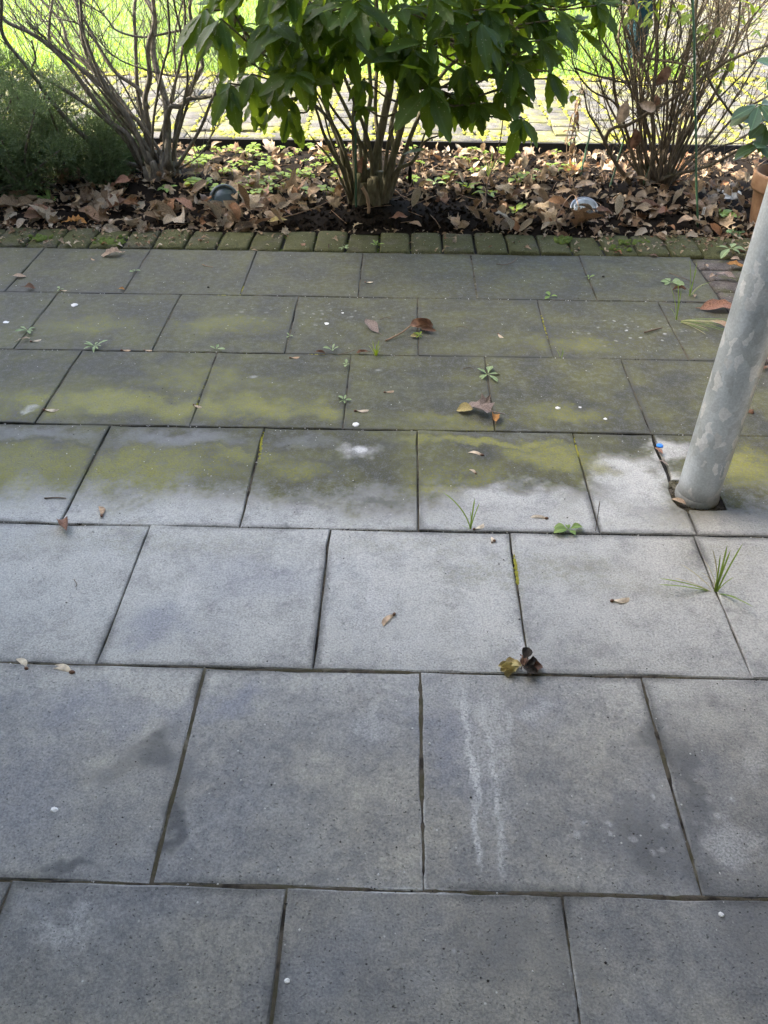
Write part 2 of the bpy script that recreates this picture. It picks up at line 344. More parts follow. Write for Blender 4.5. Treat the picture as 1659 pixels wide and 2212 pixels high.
M['blade'] = leaf_green('grass_blade', (.12, .22, .03), (.20, .30, .05), (.40, .52, .06), .4, 0, .5, .1)
M['straw'] = simple('straw_blade', (.46, .40, .20), .7, .25, 60, .2, trans=.25)
M['lawn'] = leaf_green('lawn_blade', (.13, .24, .025), (.20, .31, .035), (.42, .62, .04), .42, 0, .5, .1)
M['lawnsoil'] = simple('lawn_ground', (.085, .125, .025), .95, .5, 25, .8, 90)
M['moss'] = simple('yellow_moss', (.30, .29, .035), .95, .4, 60, 1.0, 300)
M['mossgreen'] = simple('green_moss', (.10, .14, .02), .95, .4, 80, 1.0, 300)
M['needle'] = leaf_green('juniper_needle', (.085, .125, .060), (.15, .19, .085), (.22, .32, .09), .3, 0, .6, .1)
M['stake'] = simple('green_plastic_stake', (.045, .11, .055), .45, .3, 40, .3)
M['twig'] = simple('dry_twig', (.14, .095, .06), .85, .4, 60, .6)
M['wood_tan'] = simple('tan_dead_wood', (.30, .19, .11), .8, .35, 40, .6)
M['white'] = simple('white_scrap', (.78, .76, .72), .7, .08, 40, .5)
M['chip'] = simple('pale_stone_chip', (.62, .60, .56), .85, .15, 80, .6)
M['crumb'] = simple('dark_crumb', (.030, .024, .018), .95, .5, 60, .8)
M['seedwing'] = dead_leaf_material('seed_wing', [(0, (.52, .34, .20)), (.4, (.64, .50, .34)), (1, (.72, .64, .48))], .25)
M['seednut'] = simple('seed_nut', (.15, .075, .04), .7, .35, 120, .6)
M['black'] = simple('black_rotten_leaf', (.010, .009, .009), .8, .4, 60, .8)
M['blue'] = simple('blue_plastic', (.02, .22, .75), .4, .05, 40, .1)
M['render'] = simple('painted_render', (.80, .80, .79), .9, .05, 8, .2)
M['redleaf'] = dead_leaf_material('russet_leaf', [(0, (.34, .18, .115)), (1, (.42, .245, .165))])
M['greyleaf'] = dead_leaf_material('grey_mauve_leaf', [(0, (.36, .29, .25)), (1, (.42, .34, .29))])
M['orangeleaf'] = dead_leaf_material('orange_leaf', [(0, (.52, .24, .06)), (1, (.55, .28, .08))])
M['oakleaf'] = dead_leaf_material('pale_tan_leaf', [(0, (.50, .37, .26)), (1, (.58, .45, .32))])
M['brownleaf'] = dead_leaf_material('dark_brown_leaf', [(0, (.20, .11, .07)), (1, (.26, .15, .09))])
M['yellowleaf'] = dead_leaf_material('yellow_leaf', [(0, (.48, .40, .16)), (1, (.55, .46, .2))])

def zinc_material():
    b = Mat('galvanised_steel'); p = b.coord('Object')
    q = b.vm('MULTIPLY', b.vm('ADD', p, b.vm('MULTIPLY', b.noise(26, 3, .6, p, out=1), (.03, .03, .03))), (1, 1, .55))
    cell = b.n('ShaderNodeSeparateColor', {0: b.voro(62, q, out='Color')}).outputs
    spang = b.mr(cell[0], .82, .83)
    n = b.noise(9, 4, .6, p); nf = b.noise(220, 3, .6, p)
    c = b.mix(b.mr(n, .3, .7), (.56, .60, .62), (.74, .775, .79))
    c = b.mix(b.math('MULTIPLY', spang, .7), c, (.95, .94, .93))
    c = b.mix(b.math('MULTIPLY', b.mr(cell[1],   .80, .82), .35), c, (.44, .455, .45))
    z = b.n('ShaderNodeSeparateXYZ', {0: p}).outputs[2]
    dirt = b.math('MULTIPLY', b.mr(b.math('ADD', z, b.math('MULTIPLY', n, .05)), .085, .03), .75)
    c = b.mix(dirt, c, (.17, .165, .14))
    c = b.mix(b.mr(nf, .3, .75), b.mix(1.0, c, (.88, .88, .88), 'MULTIPLY'), b.mix(1.0, c, (1.1, 1.1, 1.1), 'MULTIPLY'))
    rough = b.math('ADD', b.mr(n, .3, .7, .34, .46), b.math('MULTIPLY', dirt, .3))
    return b.pbr(c, rough, b.bump(b.math('ADD', nf, spang), .12, .002), .5, b.math('SUBTRACT', .6, b.math('MULTIPLY', dirt, .5)))
M['zinc'] = zinc_material()
def terracotta_material():
    b = Mat('terracotta'); p = b.coord('Object'); n = b.noise(14, 5, .65, p)
    c = b.mix(b.mr(n, .3, .7), (.22, .115, .060), (.33, .20, .115))
    c = b.mix(b.mr(b.noise(30, 4, .6, p), .58, .75, 0, .7), c, (.45, .38, .30))
    return b.pbr(c, .85, b.bump(n, .3, .005), .3)
M['terracotta'] = terracotta_material()
b_ = Mat('clear_glass'); M['glass'] = b_.pbr((.82, .90, .92), .06, None, .5, **{'Transmission Weight': .85, 'IOR': 1.45})
b_ = Mat('blue_green_glass'); M['glassblue'] = b_.pbr((.13, .17, .18), .2, None, .6, **{'Transmission Weight': .35, 'IOR': 1.45})
M['metal'] = Mat('dull_metal').pbr((.45, .45, .45), .3, None, .5, 1.0)
M['teal'] = simple('teal_fabric', (.010, .065, .085), .85, .3, 30, .4)
M['tagwhite'] = simple('white_label', (.75, .74, .70), .6, .04, 60, .1)
M['tagblack'] = simple('label_print', (.05, .05, .05), .6, .04, 60, .1)

# ------------------------------------------------------------------ leaf shapes (unit length along +Y, face up +Z)
def leaf_mesh(mb, w=.2, peak=.45, droop=.6, fold=.25, curl=0.0, crink=0.0, teeth=0.0, n=7, L=1.0, M=None, mi=0, stalk=0.0, twist=0.0, tipw=0.0, cols=4):
    vs = []; uv = []; fs = []; y = z = 0.0; seed = rnd.random()*50
    if stalk:
        y = stalk
    for i in range(n+1):
        t = i/n; a = -droop*t
        if i: y += math.cos(a)/n*(1-stalk); z += math.sin(a)/n*(1-stalk)
        tt = t**(math.log(.5)/math.log(peak))
        hw = w*(math.sin(math.pi*min(1, max(0, tt)))**.85)+tipw*t
        if teeth and .4 < t < .97: hw += teeth*(1 if i % 2 else -1)
        if i == 0: hw = max(hw, .012)
        if i == n: hw = .006
        for k in range(cols+1):
            u = (k/cols-.5)*2; x = u*hw
            if curl:
                an = x*curl; X = math.sin(an)/curl; Z = (1-math.cos(an))/curl
            else: X = x; Z = abs(x)*fold
            if crink:
                q = mnoise.noise(Vector((X*5+seed, y*5, seed)))
                Z += crink*q; X += crink*.5*mnoise.noise(Vector((X*4, y*6+seed, 3)))
            ca, sa = math.cos(twist*t), math.sin(twist*t)
            X, Z2 = X*ca-Z*sa, X*sa+Z*ca
            vs.append((X*L, (y-Z2*math.sin(a))*L, (z+Z2*math.cos(a))*L)); uv.append((x+.5, t))
    c = cols+1
    for i in range(n):
        for k in range(cols): fs.append((i*c+k, i*c+k+1, (i+1)*c+k+1, (i+1)*c+k))
    if stalk:
        o = len(vs); r = .010
        for (px, py, pz) in ((-r, 0, 0), (r, 0, 0), (0, 0, r*1.6), (-r, stalk, 0), (r, stalk, 0), (0, stalk, r*1.6)):
            vs.append((px*L, py*L, pz*L)); uv.append((.5, .01))
        fs += [(o, o+1, o+4, o+3), (o+1, o+2, o+5, o+4), (o+2, o, o+3, o+5)]
    mb.add(vs, fs, mi, M, uv)
PLANE = [(.0, -.02), (.10, .02), (.34, -.02), (.26, .14), (.52, .20), (.36, .34), (.46, .52), (.24, .48), (.16, .62), (.14, .80), (0, 1.0)]
OAK = [(.0, 0), (.05, .02), (.10, .14), (.24, .22), (.14, .32), (.32, .44), (.18, .54), (.30, .70), (.15, .76), (.13, .90), (0, 1.0)]
def lobed_mesh(mb, half=PLANE, curl=1.2, droop=.5, crink=.08, L=1.0, M=None, mi=0, stalk=.35):
    out = half+[(-x, y) for x, y in reversed(half[1:-1])]; n = len(out); cx, cy = 0, .42; seed = rnd.random()*60
    vs = []; uv = []
    def bend(x, y):
        X = math.sin(x*curl)/curl if curl else x; Z = (1-math.cos(x*curl))/curl if curl else 0
        Z += -droop*(y-.3)**2+crink*mnoise.noise(Vector((x*5+seed, y*5, 1)))*1.5
        return (X*L, y*L, Z*L)
    for s in (1.0, .55):
        for x, y in out: vs.append(bend(cx+(x-cx)*s, cy+(y-cy)*s)); uv.append((x*s*.3+.5, y))
    vs.append(bend(cx, cy)); uv.append((.5, .5)); fs = []
    for k in range(n):
        j = (k+1) % n; fs.append((k, j, n+j, n+k)); fs.append((n+k, n+j, 2*n))
    mb.add(vs, fs, mi, M, uv)
    if stalk:
        b0 = Vector(bend(0, 0)); pts = [b0+Vector((0, .06*L, 0)), b0+Vector((.02*L, -stalk*.5*L, -.01*L)), b0+Vector((.08*L, -stalk*L, -.02*L))]
        t = MB(); tube(t, pts, .014*L, .018*L, 4); mb.add(t.v, t.f, mi, M)

# ================================================================== THE SETTING
# house and balcony above and behind the viewer: the zinc post carries the balcony
mb = MB(); box(mb, -4.5, 4.5, -1.75, -1.45, -.05, 5.6)
tag(mb.build('house_wall', M['render'], smooth=False), kind='structure')
mb = MB(); box(mb, -4.5, 4.5, -1.45, 1.62, 2.52, 2.70)
tag(mb.build('balcony_slab', M['render'], smooth=False), kind='structure')

mb = MB(); box(mb, -6.5, -3.35, -1.45, 3.95, -.05, 4.3)  # unseen wing, placed and sized so its shadow covers the patio
tag(mb.build('sun_block_wing', M['render'], smooth=False), kind='structure')

shade_fence = tag(bpy.data.objects.new('added_shade_fence', None), kind='structure'); COL.objects.link(shade_fence); shade_fence.location = (1.93, 0, 0)  # unseen fence, added to darken the post and patio from the right
fb = MB(); box(fb, -.012, .012, -.068, .068, .02, 2.4); fbm = None
M['shadewood'] = simple('shade_fence_wood', (.06, .042, .028), .85, .4, 20, .5)
fbm = fb.mesh('shade_board', M['shadewood'], False)
for k in range(30): o = link('shade_board', fbm, shade_fence); o.location = (U(-.004, .004), -1.3+.142*k, 0)
# ---- patio
mb = MB(); box(mb, -3.4, 1.9, .96, 3.2, -.10, -.010); box(mb, -3.4, 1.9, -1.45, .95, -.10, -.0050, 1)
patio = tag(mb.build('patio', [M['joint'], M['jointsand']], smooth=False), kind='structure')
YL = [2.948, 2.558, 2.156, 1.757, 1.358, .960, .558, .157, -.243, -.643, -1.043, -1.443]
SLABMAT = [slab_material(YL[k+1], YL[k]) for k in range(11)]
XJ = {0: [-.931, -.534, -.136, .265, .667, 1.079], 1: [-1.150, -.735, -.336, .063, .463, .865], 2: [-.943, -.538, -.139, .257, .660, 1.079],
      3: [-.745, -.343, .0545, .455, .660], 4: [-.544, -.143, .254, .658], 5: [-.344, .0525, .455], 6: [-.546, -.146, .251], 7: [-.344, .054, .455], 8: [-.546, -.146, .251], 9: [-.344, .054], 10: [-.546, -.146]}
def poly_slab(pts, mat, seg=7, gap=.0024, jit=.0008, th=.05, bev=.0021):
    """pts counter-clockwise outline; each edge in seg pieces, slightly uneven, with a worn arris"""
    n = len(pts); cen = sum((Vector(p) for p in pts), Vector((0, 0)))/n; ring = []
    for i in range(n):
        a, c = Vector(pts[i]), Vector(pts[(i+1) % n]); d = (c-a)
        k2 = seg if d.length > .15 else 3 if d.length > .05 else 1
        nr = Vector((d.y, -d.x)).normalized()
        for k in range(k2):
            q = a+d*(k/k2)-nr*gap+nr*rnd.uniform(-jit, jit)
            if rnd.random() < .07: q = q-nr*U(.0008, .0022)
            ring.append(q)
    mb = MB(); m = len(ring); vs = []
    for q in ring:
        e = (cen-q).normalized()*bev*1.3*rnd.uniform(.7, 1.5); vs.append((q.x+e.x-cen.x, q.y+e.y-cen.y, 0))
    for q in ring: vs.append((q.x-cen.x, q.y-cen.y, -bev*rnd.uniform(.7, 1.4)))
    for q in ring: vs.append((q.x-cen.x, q.y-cen.y, -th))
    fs = [tuple(range(m))]
    for k in range(m):
        j = (k+1) % m
        fs += [(m+k, m+j, j, k), (2*m+k, 2*m+j, m+j, m+k)]
    mb.add(vs, fs); return mb.mesh('paving_slab', mat, False), cen
RIGHT = 1.083
for ri in range(11):
    yt, yb = YL[ri], YL[ri+1]; js = XJ[ri][:]
    while js[0] > -3.2: js.insert(0, js[0]-.4015)
    lim = RIGHT if ri < 3 else 1.66
    if ri == 3: js.append(1.062)
    while js[-1] < lim-.1: js.append(min(js[-1]+.401, lim) if ri < 3 else js[-1]+.401)
    for a, c in zip(js, js[1:]):
        if ri == 3 and abs(c-.660) < .01:          # half slab with a rough right edge, cut round the post
            pts = [(a, yb), (.668, yb), (.667, 1.440), (.652, 1.456), (.645, 1.486), (.647, 1.522), (.654, 1.545), (.6575, 1.60), (.6545, 1.66), (.659, yt), (a, yt)]
        elif ri == 3 and abs(a-.660) < .01:        # slab with a square notch for the post
            pts = [(.670, yb), (c, yb), (c, yt), (.661, yt), (.6625, 1.66), (.667, 1.63), (.662, 1.56), (.680, 1.556), (.758, 1.554), (.760, 1.446), (.670, 1.444)]
        else: pts = [(a, yb), (c, yb), (c, yt), (a, yt)]
        gap = U(.0008, .0026) if ri < 3 else U(.0014, .0024) if ri < 5 else U(.0010, .0018)
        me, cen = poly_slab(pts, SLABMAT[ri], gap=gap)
        o = link('paving_slab', me, patio)
        o.location = (cen.x, cen.y, U(-.0018, .0018)); o.rotation_euler = (U(-.004, .004), U(-.004, .004), U(-.002, .002))

# ---- bricks: worn cushion shape
def brick_mesh(name, sx, sy, h, bev, mat, seed, rough=.0012):
    r = random.Random(seed); mb = MB(); vs = []; fs = []
    xs = [-sx/2, -sx/2+bev*.35, -sx/2+bev, 0, sx/2-bev, sx/2-bev*.35, sx/2]; ys = [-sy/2, -sy/2+bev*.35, -sy/2+bev, 0, sy/2-bev, sy/2-bev*.35, sy/2]
    pr = [-.75, -.25, 0, 0, 0, -.25, -.75]
    for j in range(7):
        for i in range(7):
            z = max(-1.0, pr[i]+pr[j])*bev+r.uniform(-1, 1)*rough
            vs.append((xs[i]+r.uniform(-1, 1)*rough, ys[j]+r.uniform(-1, 1)*rough, z))
    for j in range(6):
        for i in range(6): fs.append((j*7+i, j*7+i+1, (j+1)*7+i+1, (j+1)*7+i))
    per = [i for i in range(7)]+[7*j+6 for j in range(1, 7)]+[42+i for i in range(5, -1, -1)]+[7*j for j in range(5, 0, -1)]
    o = len(vs)
    for p in per: vs.append((vs[p][0], vs[p][1], -h))
    for k in range(len(per)):
        j = (k+1) % len(per); fs.append((per[k], o+k, o+j, per[j]))
    mb.add(vs, fs); return mb.mesh(name, mat, True)
mb = MB(); box(mb, -3.4, 3.4, 2.951, 3.16, -.12, -.035)
kerb = tag(mb.build('brick_border', M['joint'], smooth=False), kind='structure')
kv = [brick_mesh('border_brick', .1125, .186, .07, .010, M['kerb'], s, .0024) for s in range(8)]
x0 = G(680, 527).x
for k in range(-27, 26):
    o = link('border_brick', kv[rnd.randrange(8)], kerb)
    o.location = (x0+.1215*(k+.5)+U(-.002, .002), 3.044+U(-.003, .003)+(.004 if k > 4 else 0)-.004*sstep(6, 14, k),   .004+U(-.005, .005))
    o.rotation_euler = (U(-.03, .03)+.03, U(-.035, .035), U(-.03, .03)+(math.pi if rnd.random() < .5 else 0))
mb = MB(); box(mb, 1.085, 1.9, 1.76, 2.948, -.12, -.02)
sidec = tag(mb.build('side_brick_strip', M['joint'], smooth=False), kind='structure')
sv = [brick_mesh('strip_brick', .195, .093, .07, .009, M['sidebrick'], 50+s) for s in range(3)]
for j in range(12):
    for i in range(3):
        o = link('strip_brick', sv[rnd.randrange(3)], sidec)
        o.location = (1.187+.2*i+(.1 if j % 2 else 0)*(i > 0)+U(-.002, .002), 2.896-.0985*j, -.003+U(-.004, .003)); o.rotation_euler = (U(-.02, .02), U(-.02, .02), U(-.02, .02))

# ---- planting bed
BED0, BED1, PZ = 3.14, 4.30, .035
def soil_z(x, y):
    e = sstep(BED0, BED0+.10, y)
    z = -.004+.014*e+.016*mnoise.noise(Vector((x*3.1, y*3.1, .4)))+.008*mnoise.noise(Vector((x*11, y*11, 2.4)))+.004*mnoise.noise(Vector((x*31, y*31, 5)))
    for bx, by, hh in ((-.12, 3.40, .03), (-1.06, 3.70, .04), (1.11, 3.66, .03)):
        z += hh*math.exp(-((x-bx)**2+(y-by)**2)/.05)
    return z-.022*sstep(4.12, 4.28, y)
mb = MB(); nx, ny = 190, 40; vs = []; fs = []
for j in range(ny+1):
    for i in range(nx+1):
        x = -3.4+6.8*i/nx; y = BED0-.02+(BED1+.04-BED0)*j/ny; vs.append((x, y, soil_z(x, y)))
for j in range(ny):
    for i in range(nx): q = j*(nx+1)+i; fs.append((q, q+1, q+nx+2, q+nx+1))
mb.add(vs, fs); tag(mb.build('garden_bed_soil', M['soil']), kind='structure')
mb = MB(); OC = [(1, 0, 0), (0, 1, 0), (-1, 0, 0), (0, -1, 0), (0, 0, 1), (0, 0, -1)]; OF = [(0, 1, 4), (1, 2, 4), (2, 3, 4), (3, 0, 4), (1, 0, 5), (2, 1, 5), (3, 2, 5), (0, 3, 5)]
for k in range(4200):
    x = rnd.gauss(.15, .55) if k % 3 else U(-2, 2.2); y = BED0+.02+1.1*rnd.random()**1.5; s = .003+.014*rnd.random()**3
    Mx = Matrix.Translation((x, y, soil_z(x, y)+s*.3)) @ Matrix.Rotation(U(0, 6), 4, 'Z') @ Matrix.Rotation(U(0, 3), 4, 'X')
    mb.add([(p[0]*s*U(.6, 1.3), p[1]*s*U(.6, 1.3), p[2]*s*U(.5, 1)) for p in OC], OF, 0, Mx)
tag(mb.build('soil_crumbs', M['soil'], smooth=False), 'loose dark soil crumbs on the bare part of the bed', 'soil', kind='stuff')

# ---- brick path beyond the bed and the branch of it that leads away on the right
PX1 = 1.95
mb = MB(); box(mb, -6, 7, BED1+.02, 5.86, -.2, PZ-.012); box(mb, PX1, 7, 5.86, 16, -.2, PZ-.012)
path = tag(mb.build('brick_path', M['pathjoint'], smooth=False), kind='structure')
pv = [brick_mesh('paving_brick', .108, .138, .05, .006, M['pathbrick'], 80+s, .001) for s in range(4)]
ev = [brick_mesh('edging_stone', .245, .098, .12, .006, M['pathbrick'], 90+s, .001) for s in range(3)]
fv = [brick_mesh('edge_brick', .205, .075, .05, .006, M['sidebrick'], 95+s, .001) for s in range(2)]
spots = []
for i in range(-44, 58):
    for j in range(10):
        x = .03+.1175*i; y = BED1+.185+.1435*j+(.072 if i % 2 else 0)
        if y < 5.74: spots.append((x, y))
for i in range(-2, 40):
    for j in range(70):
        x = PX1+.06+.1175*(i+2); y = 5.93+.1435*j+(.072 if i % 2 else 0)
        if y < 15.9 and x < 6.9: spots.append((x, y))
def seen(x, y, z=0):
    u, v, d = to_px((x, y, z)); return d > 0 and -60 < u < IW+60 and -60 < v < IH+60
spots.sort(key=lambda p: (not seen(p[0], p[1], PZ), p[1]*1.0))
rest = MB()
def mesh_data(me): return [v.co.copy() for v in me.vertices], [tuple(p.vertices) for p in me.polygons]
pdat = [mesh_data(m) for m in pv]
for k, (x, y) in enumerate(spots):
    Mx = Matrix.Translation((x+U(-.003, .003), y+U(-.003, .003), PZ+U(-.003, .003))) @ Matrix.Rotation(U(-.03, .03), 4, 'Z') @ Matrix.Rotation(U(-.02, .02), 4, 'X')
    if k < 300: link('paving_brick', pv[k % 4], path, Mx)
    elif y < 11: d = pdat[k % 4]; rest.add(d[0], d[1], 0, Mx)
tag(rest.build('far_paving_bricks', M['pathbrick'], path), kind='stuff')
for i in range(-12, 12):
    o = link('edging_stone', ev[i % 3], path); o.location = (.03+.25*i+U(-.002, .002), BED1+.065, PZ+.004+U(-.002, .002)); o.rotation_euler = (0, U(-.01, .01), U(-.008, .008))
for i in range(-18, 10):
    o = link('edge_brick', fv[i % 2], path); o.location = (-.05+.21*i, 5.81, PZ+.003); o.rotation_euler = (0, U(-.02, .02), U(-.02, .02))
mb = MB(); box(mb, -3.4, 3.4, BED1+.002, BED1+.0155, -.1, PZ+.001)  # dark strip put in for the shaded front face of the path edge
tag(mb.build('edge_shade_strip', M['edge_shade'], smooth=False), kind='structure')
# moss in the path joints
mb = MB()
def clump(mb, x, y, z, s, flat=.45):
    Mx = Matrix.Translation((x, y, z)) @ Matrix.Rotation(U(0, 6), 4, 'Z')
    vs = [(0, 0, s*flat)]; n = 6
    for k in range(n): a = 6.283*k/n; r = s*U(.45, .8); vs.append((r*math.cos(a), r*math.sin(a), s*flat*.75))
    for k in range(n): a = 6.283*k/n; r = s*U(.8, 1.3); vs.append((r*math.cos(a), r*math.sin(a), -s*.25))
    fs = [(0, 1+k, 1+(k+1) % n) for k in range(n)]+[(1+k, 1+n+k, 1+n+(k+1) % n, 1+(k+1) % n) for k in range(n)]
    mb.add(vs, fs, 0, Mx)
for i in range(-30, 40):
    x = .03+.1175*(i+.5)
    for k in range(70):
        y = BED1+.12+1.4*rnd.random()
        if mnoise.noise(Vector((x*1.7, y*2.2, 7))) > -.16 and rnd.random() < .8: clump(mb, x+U(-.008, .008), y, PZ+.001, U(.006, .016))
for k in range(900):
    x = U(-3.2, 3.2); y = BED1+.03+.17*rnd.random()**1.4
    if mnoise.noise(Vector((x*3, 1.2, 9))) > -.1: clump(mb, x, y, PZ+.003, U(.008, .022))
for k in range(700):
    x = U(-4, 2.6); y = 5.78+U(-.04, .10); clump(mb, x, y, PZ+.003, U(.008, .022))
for k in range(500):
    x = PX1+.06+.1175*(rnd.randrange(30)+.5); y = U(5.9, 10); clump(mb, x+U(-.01, .01), y, PZ+.001, U(.006, .016))
tag(mb.build('path_moss', M['moss']), 'yellow-green moss in the joints of the brick path', 'moss', kind='stuff')

# ---- lawn
mb = MB(); vs = []; fs = []
for (x0_, x1_, y0_, y1_, zz) in ((-90, PX1, 5.86, 160, PZ-.004), (7, 90, 5.86, 160, PZ-.004), (PX1, 7, 16, 160, PZ-.004), (-90, -6, -20, 5.86, -.03), (7, 90, -20, 5.86, -.03), (-6, 7, -20, -1.6, -.14), (-6, 7, -1.6, BED1+.02, -.14)):
    mb.add([(x0_, y0_, zz), (x1_, y0_, zz), (x1_, y1_, zz), (x0_, y1_, zz)], [(0, 1, 2, 3)])
tag(mb.build('lawn_ground', M['lawnsoil'], smooth=False), kind='structure')
mb = MB()
def blade(mb, x, y, z, L, wd, lean, az, mi=0, n=2, a0=.15):
    d = Vector((math.cos(az), math.sin(az), 0)); s = Vector((-d.y, d.x, 0)); p = Vector((x, y, z)); vs = []; a = a0
    for k in range(n):
        ww = wd*(1-.35*k/n); vs += [p-s*ww, p+s*ww]; a += lean/n; p = p+(d*math.sin(a)+Vector((0, 0, math.cos(a))))*(L/n)
    vs.append(p); fs = [(2*k, 2*k+1, 2*k+3, 2*k+2) for k in range(n-1)]+[(2*n-2, 2*n-1, 2*n)]
    mb.add(vs, fs, mi)
for k in range(52000):
    y = 5.84+6.5*rnd.random()**1.35; hw = 1.0+y*.42; x = U(-hw-.6, min(PX1+.03, hw))
    L = U(.03, .065)*(1+.5*mnoise.noise(Vector((x*2, y*2, 3))))*(1.0 if y > 5.95 else .7)
    blade(mb, x, y, PZ-.008, L, U(.0022, .0045), U(.3, 1.5), U(0, 6.28))
tag(mb.build('lawn_grass', M['lawn']), 'bright green lawn grass beyond the brick path', 'grass', kind='stuff')

# ================================================================== THE POST
mb = MB(); lathe(mb, [(.047, -.06), (.047, .35), (.047, 1.4), (.047, 2.515)], 48)
post = empty('steel_post', (.706, 1.503, 0), 'thick galvanised steel post standing in a notch of the paving', 'post')
mb.build('tube', M['zinc'], post)
mb = MB()
lathe(mb, [(.0475, -.02), (.0495, -.012), (.0500, .004), (.0485, .012), (.0473, .014)], 48)
mb.build('weld_collar', M['zinc'], post)

# ================================================================== SHRUBS
def zt(px, py, k):  # pixel of an enlarged crop -> photo pixel of the 1659-wide view
    return {1: (px/3.0, py/3.0), 2: (484+px/3.0, py/3.0), 3: (1037+px/2.666, py/2.666)}[k]
def stem_pts(pp, crop, y0, y1, n=5):
    q = []; m = len(pp)
    for i, (a, c) in enumerate(pp):
        u, v = zt(a, c, crop); q.append(at(u, v, y0+(y1-y0)*i/(m-1)))
    return spline(q, n)
def carry_on(pts, up=.5, spread=.25):
    """lets a stem that leaves the picture grow on above it"""
    d = (pts[-1]-pts[-4]).normalized(); p = pts[-1].copy(); out = []
    for k in range(8):
        d = (d+Vector((U(-.12, .12), U(-.12, .12), .06))).normalized(); p = p+d*(up/8); out.append(p.copy())
    return pts+out
def twigs(mb, pts, n, L, r, t0=.25, mi=0, upbias=.5, lvl=1, side=None):
    m = len(pts)
    for k in range(n):
        i = int(m*(t0+(1-t0)*rnd.random())); i = min(max(i, 1), m-2)
        p = pts[i].copy(); t = (pts[i+1]-pts[i-1]).normalized()
        d = (t*U(.2, .9)+Vector((U(-1, 1), U(-.7, .7), U(-.3, 1)*1.0+upbias*.3))).normalized()
        q = [p]; LL = L*U(.4, 1.2)
        for j in range(5):
            d = (d+Vector((U(-.25, .25), U(-.2, .2), U(-.2, .25)+upbias*.1))).normalized(); q.append(q[-1]+d*LL/5)
        rr = r*U(.6, 1.1); tube(mb, q, rr, rr*.45, 4, mi)
        if lvl: twigs(mb, q, rnd.randrange(1, 3), LL*.5, rr*.6, .3, mi, upbias, lvl-1)

# ---------- bare shrub on the left
LB = Vector((-1.064, 3.70, 0))
ls = empty('bare_shrub', LB, 'leafless grey-stemmed shrub with arching stems behind the leaf litter, next to the juniper', 'shrub')
def part(mb, name, mat, root, smooth=True):
    off = root.location
    mb.v = [(v[0]-off.x, v[1]-off.y, v[2]-off.z) for v in mb.v]
    return mb.build(name, mat, root, smooth)
LST = [([(940,1085),(780,1045),(630,960),(430,770),(300,610),(180,440),(20,230),(10,0)], -.22, .0085, .005),
       ([(900,1060),(800,890),(640,740),(430,590),(220,460),(230,380),(205,260)], -.15, .0075, .003),
       ([(930,1080),(830,880),(720,790),(570,590),(440,420),(310,290),(190,210),(30,130),(-40,10)], -.05, .0085, .006),
       ([(960,1070),(860,800),(740,650),(600,500),(450,380),(330,290),(320,150),(340,0)], .05, .0075, .004),
       ([(980,1070),(860,830),(700,600),(560,350),(510,80),(480,-30)], .1, .0085, .005),
       ([(985,1060),(930,800),(890,560),(880,300),(870,100),(880,-20)], .1, .0075, .005),
       ([(1000,1080),(970,850),(940,650),(970,500),(960,300),(1000,150),(990,-20)], .02, .0105, .006),
       ([(1090,1080),(1085,800),(1070,640),(1020,470),(990,300),(1000,100),(930,-30)], .22, .0125, .009),
       ([(1090,1060),(1070,860),(1100,700),(1160,690),(1230,640),(1330,630),(1450,590),(1560,540)], -.1, .0095, .006),
       ([(1120,1080),(1150,800),(1200,640),(1290,470),(1310,400),(1250,200),(1230,60),(1240,-20)], .06, .0085, .005),
       ([(1140,1090),(1290,850),(1360,680),(1420,540),(1460,420)], -.12, .0065, .0035),
       ([(1150,1100),(1300,1000),(1390,830),(1410,740)], -.15, .003, .0015),
       ([(1040,900),(1130,560),(1180,340),(1200,120),(1190,-20)], -.1, .005, .0035),
       ([(1130,950),(1200,620),(1215,480),(1190,300),(1130,30)], -.18, .0045, .003),
       ([(960,700),(900,580),(740,460),(640,300),(560,150),(470,-20)], .15, .007, .0045),
       ([(980,1000),(820,760),(680,560),(620,420),(540,200),(520,-20)], -.08, .007, .004),
       ([(1000,1000),(930,820),(800,700),(640,480),(450,300),(400,150),(260,-10)], .18, .007, .004),
       ([(1215,500),(1100,490),(940,450),(800,400),(700,330),(640,250)], .0, .0035, .002),
       ([(1290,180),(1150,200),(930,240),(760,200),(700,130),(650,80),(500,0)], .05, .004, .002)]
for k in range(9):      # more thin stems fanning from the same base, most of them to the left
    bx = U(950, 1110); tx = bx+(U(-1000, -100) if k % 4 else U(0, 260)); ty = U(-40, 260) if tx < 500 else -30
    LST.append(([(bx, 1060), (bx+(tx-bx)*.22+U(-25, 25), 820), (bx+(tx-bx)*.5+U(-45, 45), 520+U(-40, 40)), (bx+(tx-bx)*.8+U(-45, 45), 220+U(-40, 60)), (tx, ty)], U(-.25, .3), U(.0035, .0055), .0025))
tw = MB(); lstems = []
for pp, dy, r0, r1 in LST:
    mb = MB(); pts = stem_pts(pp, 1, 3.68+U(-.04, .04), 3.68+dy)
    if pp[-1][1] < 60: pts = carry_on(pts, U(.3, .6))
    tube(mb, pts, r0*1.3, r1*1.05, 7, 0, .10); part(mb, 'stem', M['bark_left'], ls); lstems.append(pts)
    twigs(tw, pts, 16, .26, .0020, .2, lvl=1)
tag(part(tw, 'twigs', M['bark_left'], ls), kind='stuff')
mb = MB()
for k in range(13):
    a = k*.7; p = LB+Vector((math.cos(a)*U(.02, .085), math.sin(a)*.05-.02, -.02))
    tube(mb, spline([p, p+Vector((U(-.01, .01), 0, .05)), p+Vector((U(-.02, .02), U(-.02, .02), U(.10, .17)))], 4), U(.026, .038), U(.012, .02), 8, 0, .2)
part(mb, 'stump', M['bark_left'], ls)

